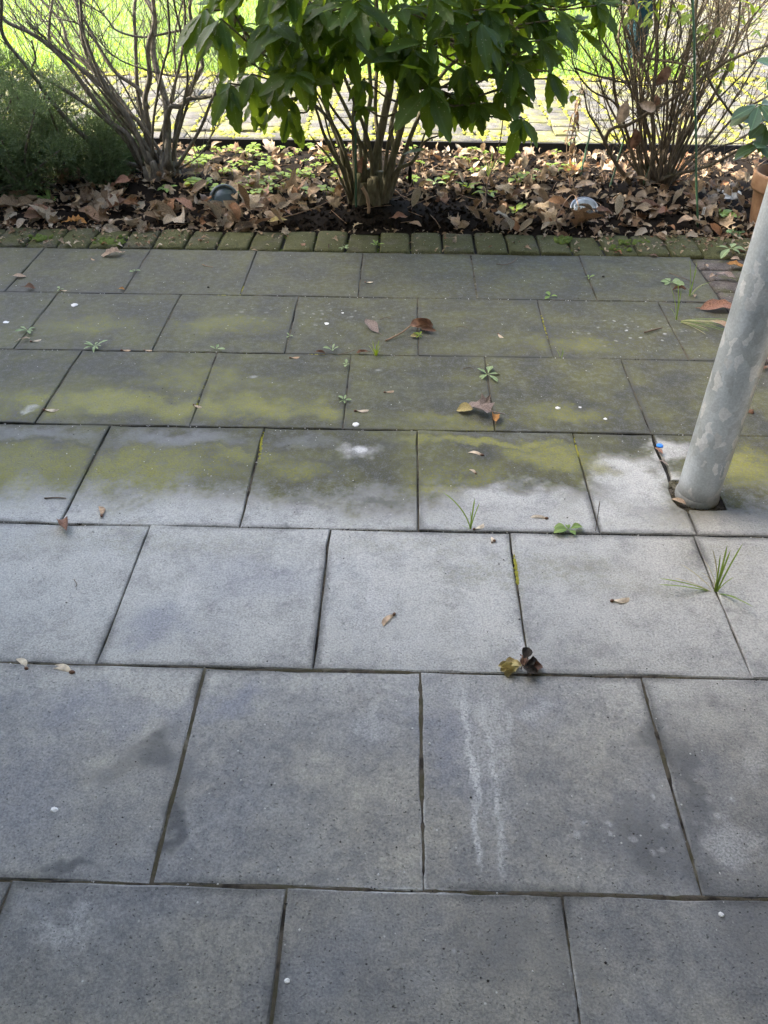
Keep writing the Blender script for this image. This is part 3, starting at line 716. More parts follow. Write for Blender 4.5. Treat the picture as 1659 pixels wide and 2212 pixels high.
# ---------- bare shrub on the right
RB = Vector((1.107, 3.66, 0))
rs = empty('bare_shrub', RB, 'dense tangle of thin brown twigs with few young leaves, between the lawn gap and flowerpot', 'shrub')
RST = [([(880,1080),(770,920),(720,820),(680,740),(620,640),(600,520)], -.15, .0095, .003), ([(1000,1060),(1100,1010),(1300,960),(1480,870),(1680,760)], -.1, .0085, .006),
       ([(1050,1110),(1170,960),(1330,820),(1480,660),(1680,540)], .05, .008, .005), ([(715,830),(735,770),(770,735),(850,720),(950,660),(1150,540),(1350,400),(1470,330),(1680,250)], -.2, .0085, .006),
       ([(940,1080),(880,900),(850,780),(780,560),(760,380),(700,300),(690,120),(740,-20)], -.05, .008, .004), ([(980,1060),(1000,800),(990,600),(1020,300),(1000,-20)], .1, .0105, .006),
       ([(1000,1060),(1060,900),(1100,700),(1150,500),(1230,150),(1250,-20)], .0, .008, .005), ([(1060,1100),(1120,900),(1180,600),(1300,250),(1460,-20)], .15, .008, .005),
       ([(1040,1080),(1130,870),(1230,600),(1400,330),(1500,100),(1550,-20)], .2, .007, .005), ([(1080,1040),(1250,700),(1400,450),(1480,200),(1500,-20)], -.05, .0065, .004),
       ([(1000,1050),(940,850),(900,500),(880,250),(860,-20)], .1, .007, .0045), ([(1510,740),(1400,590),(1340,500),(1260,320),(1240,150),(1300,20)], -.15, .005, .003),
       ([(540,390),(650,430),(850,480),(1000,490),(1150,460),(1250,430)], -.1, .004, .0025), ([(860,800),(780,600),(640,520),(540,380),(520,200)], .0, .005, .0025),
       ([(1020,1060),(1090,780),(1210,520),(1330,230),(1380,-20)], .05, .006, .004), ([(1070,1080),(1260,860),(1420,640),(1560,420),(1680,180)], .15, .006, .004),
       ([(930,1040),(820,760),(720,560),(660,380),(560,230)], .1, .0055, .003), ([(960,1040),(940,700),(830,420),(800,180),(880,-20)], .2, .0065, .004),
       ([(1100,1060),(1300,880),(1500,800),(1680,660)], .1, .005, .003), ([(1040,1040),(1080,600),(1060,300),(1110,-20)], -.1, .006, .004), ([(1090,1040),(1200,760),(1380,560),(1600,330),(1690,100)], .0, .0055, .003),
       ([(940,330),(1060,350),(1150,365),(1220,390)], -.25, .0055, .0045), ([(1030,1060),(1160,820),(1290,520),(1440,300),(1600,60)], .1, .006, .004), ([(1000,1080),(880,960),(800,820),(740,660),(700,520)], .12, .005, .003)]
tw = MB(); rstems = []
for k in range(30):      # more thin stems fanning from the same base
    bx = U(930, 1100); tx = bx+U(-330, 620); RST.append(([(bx, 1070), (bx+(tx-bx)*.25+U(-50, 50), 800), (bx+(tx-bx)*.55+U(-90, 90), 480), (bx+(tx-bx)*.85+U(-90, 90), 180), (tx, -30)], U(-.25, .3), U(.0035, .0055), .0025))
for pp, dy, r0, r1 in RST:
    mb = MB(); pts = stem_pts(pp, 3, 3.66+U(-.04, .04), 3.66+dy)
    if pp[-1][1] < 80: pts = carry_on(pts, U(.3, .6))
    tube(mb, pts, r0, r1*.8, 7, 0, .08); part(mb, 'stem', M['bark_right'], rs); rstems.append(pts)
    twigs(tw, pts, 15, .24, .0022, .2, lvl=1)
tag(part(tw, 'twigs', M['bark_right'], rs), kind='stuff')
# young leaves at its top
yv = []
for k in range(3):
    m_ = MB(); leaf_mesh(m_, w=.30, peak=.5, droop=U(.4, .9), fold=.2, n=5, L=1); yv.append(m_.mesh('young_leaf', M['young']))
for (zx, zy, n, sp) in ((880, 60, 5, 40), (960, 20, 9, 60), (1060, 40, 9, 60), (1160, 60, 9, 60), (1220, 90, 6, 40), (1320, 170, 7, 50), (1240, 190, 4, 40), (1530, 60, 6, 50), (1600, 130, 6, 50), (1430, 330, 4, 30), (1380, 480, 3, 30), (1010, 80, 6, 50)):
    for k in range(n):
        u, v = zt(zx+U(-sp, sp), zy+U(-sp, sp), 3); p = at(u, v, U(3.4, 3.75))
        link('young_leaf', yv[k % 3], rs, Matrix.Translation(-RB) @ frame(p, (U(-1, 1), U(-1, .5), U(-.5, .6)), s=U(.03, .055)))
m_ = MB()
for k in range(150):
    st = rnd.choice(rstems); p = st[-1]+Vector((U(-.15, .15), U(-.15, .15), U(-.1, .15))); leaf_mesh(m_, w=.3, peak=.5, n=4, L=U(.03, .055), M=frame(p, (U(-1, 1), U(-1, 1), U(-.4, .6))), cols=2)
tag(part(m_, 'leaves', M['young'], rs), kind='stuff')

# ---------- spotted evergreen in the middle
AB = Vector((-.115, 3.40, 0))
au = empty('aucuba_shrub', AB, 'large evergreen shrub with dark glossy yellow-spotted leaves in the middle of the bed', 'shrub')
AST = [([(1000,1400),(960,1220),(990,1000),(1050,700),(1080,500),(1050,300),(1040,0)], .05, .017, .010), ([(1020,1400),(1060,1150),(1130,900),(1200,650),(1300,500),(1400,200)], -.1, .014, .007),
       ([(975,1070),(880,920),(800,830),(700,700),(600,520)], -.12, .008, .004), ([(850,1400),(820,1150),(760,960),(680,750),(640,600),(600,300)], .1, .011, .006),
       ([(840,1400),(780,1130),(700,980),(640,850),(600,720),(480,460)], -.15, .009, .004), ([(870,1400),(850,1100),(840,800),(850,600),(860,200)], .0, .010, .006),
       ([(900,1390),(910,1100),(920,800),(950,600),(920,200)], .12, .010, .006), ([(950,1400),(960,1100),(930,900),(860,700),(740,400)], -.05, .009, .005),
       ([(1030,1400),(1110,1120),(1220,1050),(1300,920),(1390,880)], -.1, .009, .0035), ([(1050,1380),(1100,1000),(1080,850),(1110,700),(1200,400)], .15, .010, .006),
       ([(830,1380),(760,1000),(720,850),(660,700),(540,500)], .15, .008, .004), ([(1000,1400),(1010,1100),(1000,900),(980,700),(1000,300)], .15, .010, .006),
       ([(1270,960),(1300,870),(1340,780),(1350,700)], -.1, .004, .002), ([(1240,1000),(1210,900),(1230,820),(1290,720)], -.1, .004, .002), ([(820,1300),(700,1050),(600,930),(560,880)], -.1, .005, .0025), ([(880,1400),(800,1050),(700,800),(500,600),(300,400)], .05, .008, .004),
       ([(1040,1380),(1150,1050),(1260,760),(1400,500),(1600,300)], .1, .009, .005), ([(930,1400),(900,1150),(870,900),(760,640),(620,400)], .22, .009, .005), ([(860,1390),(800,1180),(690,900),(640,720),(560,560)], .05, .006, .003), ([(1010,1390),(1040,1150),(1070,900),(1150,740),(1330,560)], -.2, .008, .004)]
asp = []
for pp, dy, r0, r1 in AST:
    mb = MB(); pts = stem_pts(pp, 2, 3.40+U(-.035, .035), 3.40+dy)
    if pp[-1][1] < 450: pts = carry_on(pts, U(.25, .7))
    tube(mb, pts, r0*1.15, r1*.8, 8, 0, .07); part(mb, 'stem', M['bark'], au); asp.append(pts)
mb = MB()
for k in range(11):
    a = k*.57; p = AB+Vector((math.cos(a)*U(.03, .075), math.sin(a)*.05, -.03))
    tube(mb, spline([p, p+Vector((-math.cos(a)*.012, -math.sin(a)*.01, .07)), p+Vector((-math.cos(a)*.02, -math.sin(a)*.02, U(.13, .19)))], 4), U(.026, .036), U(.012, .018), 9, 0, .14)
part(mb, 'stump', M['bark'], au)
av = []
for k in range(9):
    m_ = MB(); leaf_mesh(m_, w=U(.145, .195), peak=U(.46, .58), droop=U(.1, .9), fold=U(.05, .40), teeth=.014, n=12, crink=.025, stalk=.07, twist=U(-.35, .35)); av.append(m_)
avm = [m_.mesh('leaf', M['aucuba']) for m_ in av]
LEAVES = []      # (matrix, variant)
atw = MB()
def nearest_stem(p):
    best = None
    for st in asp:
        for q in st[len(st)//3:]:
            if q.z < p.z+.05:
                d = (q-p).length
                if best is None or d < best[0]: best = (d, q)
    return best[1] if best else asp[0][-1]
def rosette(p, n=7, L=.165, axis=None, hang=.5):
    out = Vector((p.x-AB.x, (p.y-3.4)*1.2, .25)) if axis is None else Vector(axis)
    out = out.normalized(); s = out.orthogonal().normalized(); t = out.cross(s); ph = U(0, 6.28)
    for k in range(n):
        a = ph+k*2.4+U(-.3, .3); til = U(.7, 1.25) if k < n-2 else U(.2, .6)
        d = out*math.cos(til)+(s*math.cos(a)+t*math.sin(a))*math.sin(til); d.z -= hang*U(.4, 1.2)
        up = Vector((-d.x*.3+U(-.25, .25), U(-.5, .1), 1))
        LEAVES.append((frame(p, d, up, L*.78*U(.55, 1.25), U(.85, 1.15)), rnd.randrange(9)))
    q = nearest_stem(p); mid = (p+q)/2+Vector((U(-.03, .03), U(-.03, .03), -.03))
    tube(atw, spline([q, mid, p], 4), .0045, .003, 5)
def R2(zx, zy, Y): return at(*zt(zx, zy, 2), Y)
for (zx, zy, Y, n, L, ax, hang) in (
    (460, 470, 3.00, 7, .15, (-.1, -1, .1), .4), (1330, 560, 2.98, 8, .20, (.1, -1, .0), .5), (910, 690, 3.08, 4, .11, (0, -1, .1), .2), (40, 540, 3.02, 7, .17, (-.5, -1, -.2), .9),
    (860, 10, 2.98, 8, .17, (0, -1, .0), .6), (1150, 60, 3.0, 7, .17, (.1, -1, .1), .5), (640, 60, 3.05, 7, .16, (-.1, -1, .1), .5), (300, 150, 3.05, 7, .17, (-.2, -1, 0), .6), (1450, 80, 3.0, 7, .18, (.2, -1, 0), .6),
    (180, 480, 3.10, 7, .17, (-.2, -1, -.1), .8), (330, 560, 3.15, 6, .16, (0, -1, -.3), .9), (1560, 420, 3.05, 7, .17, (.3, -1, -.1), .8), (1640, 250, 3.1, 7, .16, (.4, -1, 0), .7), (1230, 380, 3.1, 7, .17, (.1, -1, 0), .6), (760, 330, 3.1, 6, .15, (0, -1, 0), .6), (540, 330, 3.1, 6, .16, (0, -1, 0), .6), (1050, 330, 3.15, 7, .17, (0, -1, .1), .5),
    (-20, 120, 3.05, 7, .20, (-.4, -1, -.1), 1.0), (-120, 60, 3.1, 6, .18, (-.5, -1, -.1), 1.0), (1780, 330, 3.1, 6, .15, (.6, -1, -.1), .6), (1860, 200, 3.15, 6, .15, (.7, -.8, 0), .6), (1930, 760, 3.06, 5, .17, (.4, -1, -.3), .8), (1830, 560, 3.12, 4, .15, (.5, -1, 0), .5), (2050, 260, 3.1, 5, .13, (.8, -.8, 0), .4), (2130, 130, 3.15, 5, .13, (.8, -.8, 0), .4),
    (2000, 40, 3.2, 6, .15, (.6, -.8, 0), .5), (900, 180, 3.2, 7, .16, (0, -1, 0), .6), (1700, 60, 3.1, 7, .17, (.3, -1, 0), .6), (220, 640, 3.2, 5, .16, (-.1, -1, -.4), 1.0), (420, 720, 3.25, 5, .15, (0, -1, -.4), 1.0), (1480, 600, 3.2, 6, .17, (.2, -1, -.3), .9), (1620, 560, 3.2, 6, .16, (.3, -1, -.3), .9)):
    rosette(R2(zx, zy, Y), n, L, ax, hang)
random_r = 0
while random_r < 330:
    a = U(0, 6.28); el = U(-.75, 1.2) if random_r % 5 else U(-.75, .1); rr = U(.55, 1.0)
    p = Vector((-.03+.74*rr*math.cos(a)*math.cos(el), 3.44+.53*rr*math.sin(a)*math.cos(el), .86+.60*rr*math.sin(el)))
    lo = .44+.12*math.exp(-((p.x+.02)/.26)**2)
    if p.z < lo or p.y < 2.95: continue
    random_r += 1; rosette(p, rnd.randrange(6, 9), U(.12, .19), None, U(.35, 1.3))
def leaf_rank(e):
    p = e[0].translation; u, v, d = to_px(p); return (not (-100 < u < IW+100 and v > -90), d)
LEAVES.sort(key=leaf_rank)
T_AB = Matrix.Translation(-AB); rest = MB()
for k, (Mx, vi) in enumerate(LEAVES):
    if k < 300: link('leaf', avm[vi], au, T_AB @ Mx)
    else: m_ = av[vi]; rest.add(m_.v, m_.f, 0, Mx, m_.uv)
tag(part(rest, 'foliage', M['aucuba'], au), kind='stuff')
tag(part(atw, 'twigs', M['bark'], au), kind='stuff')
# single leaf low on the right stem
Mx = frame(R2(1140, 1010, 3.33), (.6, -.2, .35), s=.11); link('leaf', avm[2], au, T_AB @ Mx)

# ---------- juniper on the left
JB = Vector((-1.66, 3.58, 0))
ju = empty('juniper_shrub', JB, 'low feathery grey-green conifer at the left edge of the bed', 'shrub')
mb = MB(); fo = MB()
def sprig(mb, p, d, L, nn=15):
    d = d.normalized(); q = p.copy(); s = d.orthogonal().normalized(); t = d.cross(s)
    for k in range(nn):
        q = q+d*(L/nn); d = (d+Vector((U(-.1, .1), U(-.1, .1), .05))).normalized(); a = k*2.4
        e = (d*.9+(s*math.cos(a)+t*math.sin(a))*.75).normalized(); l = L*.24*(1-.5*k/nn)*U(.8, 1.3)
        sd = e.cross(Vector((U(-1, 1), U(-1, 1), U(-1, 1)))).normalized()*.0022
        mb.add([q-sd, q+sd, q+e*l], [(0, 1, 2)])
branches = []
for k in range(60):
    if k < 42:
        base = JB+Vector((U(-.35, .18), U(-.10, .14), 0)); xx = U(-.55, .30); tip = JB+Vector((xx, U(-.28, .2), (.66-.65*max(0, xx+.14))*U(.35, 1.05)))
    else:
        tip = Vector((U(-1.5, -1.20), U(3.6, 3.9), U(.10, .30))); base = Vector((tip.x+U(-.06, .06), tip.y, 0))
    pts = spline([base, (base+tip)/2+Vector((U(-.06, .06), U(-.05, .05), -.03)), tip], 6); tube(mb, pts, .009, .003, 5); branches.append(pts)
part(mb, 'branches', M['bark_left'], ju)
for pts in branches:
    for c_, r_ in ((pts[-1], U(.05, .09)), (pts[len(pts)*2//3], U(.06, .10)), (pts[len(pts)//3], U(.05, .09))):
        for k in range(130):
            d = Vector((rnd.gauss(0, 1), rnd.gauss(0, 1), rnd.gauss(0, 1))).normalized()
            sprig(fo, c_+d*r_*U(.3, .8), d+Vector((0, 0, .55)), U(.028, .055), 11)
tag(part(fo, 'foliage', M['needle'], ju), kind='stuff')

# ---------- rhododendron at the right edge, behind the pot
HB = Vector((1.78, 3.50, 0))
rh = empty('rhododendron_shrub', HB, 'broad-leaved grey-green evergreen at the right edge above the flowerpot', 'shrub')
mb = MB(); tips = []
for (u, v, Y) in ((1645, 310, 3.40), (1640, 225, 3.40), (1655, 262, 3.45), (1690, 240, 3.45), (1720, 330, 3.40), (1700, 150, 3.5), (1760, 200, 3.5), (1780, 60, 3.5), (1840, 120, 3.6)):
    p = at(u, v, Y); tips.append(p); tube(mb, spline([HB+Vector((U(-.04, .04), U(-.04, .04), 0)), (HB+p)/2+Vector((.08, 0, .10)), p], 6), .009, .0035, 6)
part(mb, 'branches', M['bark_right'], rh)
hv = []
for k in range(4):
    m_ = MB(); leaf_mesh(m_, w=U(.19, .23), peak=.55, droop=U(.1, .5), fold=U(.1, .3), n=8, stalk=.12); hv.append(m_.mesh('leaf', M['rhodo']))
for i, p in enumerate(tips):
    for k in range(8):
        a = k*2.4+i; d = Vector((math.cos(a), math.sin(a)*.8-.2, U(-.9, .35)))
        link('leaf', hv[k % 4], rh, Matrix.Translation(-HB) @ frame(p, d, (U(-.2, .2), -.4, 1), U(.10, .135)))

# ================================================================== THINGS IN THE BED
pot = empty('flowerpot', (1.485, 3.27, .0), 'weathered terracotta flowerpot half hidden behind the steel post', 'flowerpot')
mb = MB(); lathe(mb, [(.0, -.01), (.078, -.01), (.081, .0), (.103, .150), (.104, .152)], 40); mb.build('body', M['terracotta'], pot)
mb = MB(); lathe(mb, [(.104, .147), (.113, .149), (.116, .155), (.118, .205), (.116, .212), (.108, .213), (.104, .207), (.100, .15)], 40); mb.build('rim', M['terracotta'], pot)
mb = MB(); lathe(mb, [(.102, .172), (.06, .180), (.0, .184)], 24); mb.build('soil', M['soil'], pot)

def stake(p0, p1, r, label):
    o = empty('plant_stake', p0, label, 'stake', 'green plant stakes in the bed')
    mb = MB(); d = Vector(p1)-Vector(p0); n = 14
    pts = [Vector((0, 0, -.03))+d*(k/n)+Vector((math.sin(k*1.3)*.0012, 0, 0)) for k in range(n+1)]
    tube(mb, pts, r, r, 8, 0, .04); mb.build('rod', M['stake'], o); return o
def Z3(zx, zy, Y): return at(*zt(zx, zy, 3), Y)
p0 = G(*zt(1264, 1300, 3), .01); s1 = stake(p0, Z3(1238, -160, p0.y+.02), .0042, 'upright green stake with a small white label in front of the twiggy shrub')
mb = MB(); box(mb, -.0055, .0055, -.0056, -.0048, .045, .075); lb = mb.build('paper_label', M['tagwhite'], s1, False)
mb = MB()
for k in range(6): box(mb, -.003, .003-(.002 if k % 2 else 0), -.0060, -.0057, .049+k*.004, .0505+k*.004)
mb.build('print', M['tagblack'], lb, False)
p0 = G(*zt(905, 1110, 3), .02); stake(p0, Z3(1035, 820, p0.y+.08), .005, 'leaning green stake rising to the right at the foot of the twiggy shrub')
p0 = G(*zt(738, 1100, 3), .02); stake(p0, Z3(845, 730, p0.y+.08), .0045, 'thin green stake leaning right, left of the twiggy shrub base')
p0 = G(*zt(580, 990, 3), .02); stake(p0, Z3(645, 700, p0.y+.06), .0045, 'short green stake nearest the dried flower spike')
p0 = G(*zt(856, 1400, 2), .0); stake(p0, R2(850, 700, p0.y+.03), .0042, 'dark green stake standing against the spotted evergreen stump')

# glass garden lamps half buried in leaves
gl = empty('garden_lamp', G(1262, 452, .014), 'clear round glass garden lamp sunk in brown leaves right of the bare soil', 'lamp'); gl.rotation_euler.x = R(32)
mb = MB(); lathe(mb, [(.060, -.03), (.060, .004), (.056, .010), (.050, .006), (.050, -.01)], 32); mb.build('ring', M['metal'], gl)
mb = MB(); lathe(mb, [(.050, .004), (.044, .016), (.030, .025), (.012, .029), (.0005, .030)], 32); mb.build('glass_dome', M['glass'], gl)
mb = MB(); lathe(mb, [(.05, -.012), (.03, -.010), (.012, -.004), (.0005, -.003)], 24); mb.build('reflector', M['tagwhite'], gl)
jl = empty('garden_lamp', G(485, 432, .018), 'dull blue-green round glass lamp with a leaf across it, left of the evergreen', 'lamp'); jl.rotation_euler = (R(62), 0, R(12))
mb = MB(); lathe(mb, [(.062, -.05), (.064, .0), (.060, .012), (.052, .012), (.049, .002)], 32); mb.build('ring', M['glassblue'], jl)
mb = MB(); lathe(mb, [(.049, .002), (.04, .010), (.02, .014), (.0005, .015)], 32); mb.build('glass_dome', M['glassblue'], jl)

# white crumpled scrap
mb = MB(); n = 7; vs = []; fs = []
for j in range(n):
    for i in range(n):
        a = Vector((i/(n-1)-.5, j/(n-1)-.5, 0)); vs.append((a.x*.075+U(-.004, .004), a.y*.05+U(-.004, .004), .012+.016*mnoise.noise(Vector((i*.9, j*.9, 2)))))
for j in range(n-1):
    for i in range(n-1): fs.append((j*n+i, j*n+i+1, (j+1)*n+i+1, (j+1)*n+i))
mb.add(vs, fs); o = mb.build('paper_scrap', M['white'], smooth=False); o.location = G(1580, 425, .03); o.rotation_euler.x = R(25)
tag(o, 'crumpled white scrap lying left of the flowerpot', 'litter')

# teal folded cloth that hangs behind the twigs
mb = MB(); vs = []; fs = []; n = 14; rows_ = 9
for j in range(rows_):
    t = j/(rows_-1); z = .42*(1-t); w_ = .055*(1-.45*t)
    for i in range(n):
        a = 6.283*i/n; fl = 1+.35*math.cos(a*4+t)
        vs.append((math.cos(a)*w_*fl+.02*t, math.sin(a)*.022*fl, z))
for j in range(rows_-1):
    for i in range(n): fs.append((j*n+i, j*n+(i+1) % n, (j+1)*n+(i+1) % n, (j+1)*n+i))
fs.append(tuple(range(n))); fs.append(tuple(reversed(range((rows_-1)*n, rows_*n)))); mb.add(vs, fs)
o = mb.build('folded_cloth', M['teal']); o.location = Z3(862, 330, 3.86); tag(o, 'teal folded cloth hanging in the back of the twiggy shrub', 'cloth')

# black rotten leaf and tan dead branch at the evergreen's foot
m_ = MB(); leaf_mesh(m_, w=.16, peak=.5, droop=.2, curl=9, crink=.05, n=7, L=.085)
o = link('rotten_leaf', m_.mesh('rotten_leaf', M['black'])); o.matrix_basis = frame(R2(1205, 1070, 3.62), (.02, -.05, -1), (0, -1, 0)); tag(o, 'black rotten leaf hanging right of the evergreen stump', 'leaf')
mb = MB(); tube(mb, spline([R2(895, 1215, 3.30), R2(925, 1270, 3.29), R2(938, 1340, 3.28), R2(930, 1400, 3.27), R2(905, 1425, 3.26)], 4), .0075, .0055, 7, 0, .15)
tag(mb.build('dead_branch', M['wood_tan']), 'short curved tan dead branch at the foot of the evergreen', 'branch')
m_ = MB(); leaf_mesh(m_, w=.26, peak=.5, droop=.3, curl=3, crink=.05, n=7, L=.085)
o = link('caught_leaf', m_.mesh('caught_leaf', M['redleaf'])); o.matrix_basis = frame(R2(880, 1150, 3.42), (.15, -.2, 1), (0, -1, .2)); tag(o, 'orange-brown leaf wedged between the stems of the evergreen', 'leaf')

# dead leaves caught in the twiggy shrub
for (zx, zy, Y, L, d, mt, lab) in ((905, 590, 3.5, .085, (1, -.2, -.25), 'oakleaf', 'pale brown curled leaf caught highest left in the twiggy shrub'), (850, 560, 3.49, .10, (-.2, -.3, -1), 'oakleaf', 'long drooping tan leaf hanging in the twiggy shrub'),
        (1110, 360, 3.52, .09, (-.5, -.2, -.8), 'brownleaf', 'dark brown folded leaf caught under a bare branch of the twiggy shrub'), (1020, 530, 3.58, .07, (.1, -.2, -1), 'redleaf', 'rust-red leaf caught behind the thick branch of the twiggy shrub'), (900, 720, 3.6, .10, (.1, -.1, -1), 'brownleaf', 'wilted brown leaf hanging low behind the diagonal branch')):
    m_ = MB(); leaf_mesh(m_, w=.27, peak=.5, droop=.5, curl=U(3, 6), crink=.07, n=7, L=L, stalk=.12)
    o = link('caught_leaf', m_.mesh('caught_leaf', M[mt])); o.matrix_basis = frame(Z3(zx, zy, Y), d, (0, -1, .3)); tag(o, lab, 'leaf', 'dead leaves caught in shrubs')

# dried flower spike
fs_ = empty('dried_flower_spike', G(*zt(520, 1000, 3), .0), 'dry brown flower spike with shrivelled leaves left of the twiggy shrub', 'plant'); fp = fs_.location.copy()
mb = MB(); spts = []
for (pp) in ([(520, 1010), (515, 900), (530, 760), (560, 600), (580, 520), (600, 470)], [(545, 1010), (545, 880), (555, 700), (575, 560)], [(505, 1010), (500, 820), (520, 700), (545, 640)]):
    q = [at(*zt(a, c, 3), fp.y+.03*i/5)-fp for i, (a, c) in enumerate(pp)]; q[0].z = -.01
    q = spline(q, 4); spts.append(q); tube(mb, q, .0022, .0014, 5)
mb.build('stalk', M['twig'], fs_)
for k in range(46):
    q = rnd.choice(spts); p = q[int(len(q)*(.3+.69*rnd.random()))]; m_ = MB(); leaf_mesh(m_, w=.2, droop=U(.3, 1.2), curl=8, crink=.08, n=4, cols=2)
    link('dry_leaf', m_.mesh('dry_leaf', M['deadleaf']), fs_, frame(p, (U(-1, 1), U(-1, .5), U(-1.4, .1)), s=U(.022, .05)))

# ---------- fallen leaves
dv = []
for k in range(12):
    m_ = MB()
    if k < 8: leaf_mesh(m_, w=U(.20, .30), peak=U(.4, .55), droop=U(-.6, 1.2), curl=U(2.5, 8.0), crink=U(.06, .14), n=6, stalk=.12)
    elif k < 10: lobed_mesh(m_, PLANE, U(1.5, 3), U(.3, .9), U(.06, .12), stalk=.2)
    else: lobed_mesh(m_, OAK, U(2, 5), U(.3, .9), U(.06, .1), stalk=.12)
    dv.append(m_)
dvm = [m_.mesh('dead_leaf', M['deadleaf']) for m_ in dv]
def litter_density(x, y):
    u, v, d = to_px((x, y, .02)); f = 1.0
    bare = math.exp(-((u-690)/120)**2-((v-478)/22)**2)+math.exp(-((u-960)/110)**2-((v-455)/34)**2)+.8*math.exp(-((u-860)/90)**2-((v-478)/25)**2)
    f -= 1.25*bare
    if u < 900: f *= 1-.45*sstep(420, 350, v)          # thinner towards the path on the left
    else: f *= 1-.25*sstep(400, 340, v)
    return max(.03, f)
cand = []
while len(cand) < 3700:
    x = U(-2.3, 2.4); y = BED0-.01+(BED1-.03-BED0)*rnd.random()
    if rnd.random() > litter_density(x, y): continue
    if (x-AB.x)**2+(y-AB.y)**2 < .012: continue
    if any(abs(x-q.x) < .06 and q.y-.085 < y < q.y+.02 for q in (gl.location, jl.location)): continue
    nearf = sstep(3.8, 3.2, y); small = rnd.random() < .58
    L = (U(.016, .045) if small else U(.048, .078)+nearf*U(.0, .05))
    if x < -.4 and not small: L *= 1.1
    cand.append((x, y, L))
def litter_matrix(x, y, L, lift=1.0):
    z = soil_z(x, y)+U(.004, .030)*lift
    d = Vector((U(-1, 1), U(-1, 1), U(-.7, .7))); up = Vector((U(-.9, .9), U(-1.1, .7), 1))
    return frame((x, y, z), d, up, L)
cand.sort(key=lambda c: -(c[2]/c[1])*(1 if seen(c[0], c[1], .02) else 0))
rest = MB()
for k, (x, y, L) in enumerate(cand):
    vi = rnd.randrange(12); Mx = litter_matrix(x, y, L)
    if k < 290: tag(link('dead_leaf', dvm[vi], None, Mx), 'curled brown dead leaf among the leaf litter on the garden bed', 'leaf', 'fallen leaves on the bed')
    else: m_ = dv[vi]; rest.add(m_.v, m_.f, 0, Mx, m_.uv)
tag(rest.build('leaf_litter', M['deadleaf']), 'layer of small brown leaf pieces covering the garden bed', 'leaf litter', kind='stuff')
# thin sticks lying in the litter
mb = MB()
for k in range(150):
    x = U(-2, 2.2); y = U(BED0+.02, BED1-.05); a = U(0, 3.14); l = U(.04, .16); z = soil_z(x, y)+.015
    d = Vector((math.cos(a), math.sin(a), U(-.1, .15)))
    tube(mb, [Vector((x, y, z)), Vector((x, y, z))+d*l*.5+Vector((0, 0, U(0, .01))), Vector((x, y, z+U(-.005, .01)))+d*l], .0014, .0008, 4)
tag(mb.build('litter_twigs', M['wood_tan']), 'thin dry twigs scattered through the leaf litter', 'twigs', kind='stuff')
def twig_thing(pp, z, r, label, mat='twig', bow=.0):
    q = [G(u, v, z) for u, v in pp]; c = q[0].copy(); q = [p-c+Vector((0, 0, bow*math.sin(math.pi*i/(len(q)-1)))) for i, p in enumerate(q)]
    mb = MB(); tube(mb, spline(q, 5), r, r*.7, 6, 0, .12); o = mb.build('twig', M[mat]); o.location = c; return tag(o, label, 'twig')
twig_thing([(585, 475), (640, 462), (700, 440), (745, 410)], .03, .0022, 'long thin brown twig slanting across the bare soil left of the evergreen', 'wood_tan')
twig_thing([(600, 395), (640, 375), (700, 350)], .035, .0020, 'pale dry stalk lying across the seedlings', 'wood_tan')
twig_thing([(1190, 497), (1212, 470), (1232, 458), (1245, 470), (1258, 495)], .012, .0022, 'arched dry stalk bent over the leaves above the kerb moss', 'wood_tan', .07)

# ---------- seedlings and weeds in the bed
def plant_mesh(n, L, mat, w=.3, up=.6, name='seedling', lobed=False, droop=.7):
    mb = MB()
    for k in range(n):
        a = k*2.4+U(-.3, .3); leaf_mesh(mb, w=w*U(.85, 1.15), peak=.55, droop=droop*U(.6, 1.3), fold=.2, n=5, L=L*U(.7, 1.15), M=frame((0, 0, .012), (math.cos(a), math.sin(a), up*U(.4, 1.2))), stalk=.22, cols=2, teeth=.03 if lobed else 0)
    tube(mb, [Vector((0, 0, -.01)), Vector((0, 0, .015))], .0012, .001, 4)
    return mb.mesh(name, M[mat])
sdv = [plant_mesh(rnd.randrange(3, 6), 1.0*.045, 'young', .36, .5) for k in range(6)]
k = 0
while k < 95:
    u, v = (U(400, 760), U(322, 428)) if k < 70 else (U(880, 1240), U(325, 400))
    p = G(u, v, .02)
    if p.y > BED1-.04: continue
    if (p-AB).length < .13 or (k < 70 and rnd.random() < .3 and v > 400): continue
    o = link('seedling', sdv[k % 6]); o.matrix_basis = Matrix.Translation((p.x, p.y, soil_z(p.x, p.y)+U(.012, .03))) @ Matrix.Rotation(U(0, 6), 4, 'Z') @ Matrix.Scale(U(.5, 1.1), 4)
    tag(o, 'small bright green seedling growing through the leaf litter', 'seedling', 'seedlings in the bed'); k += 1

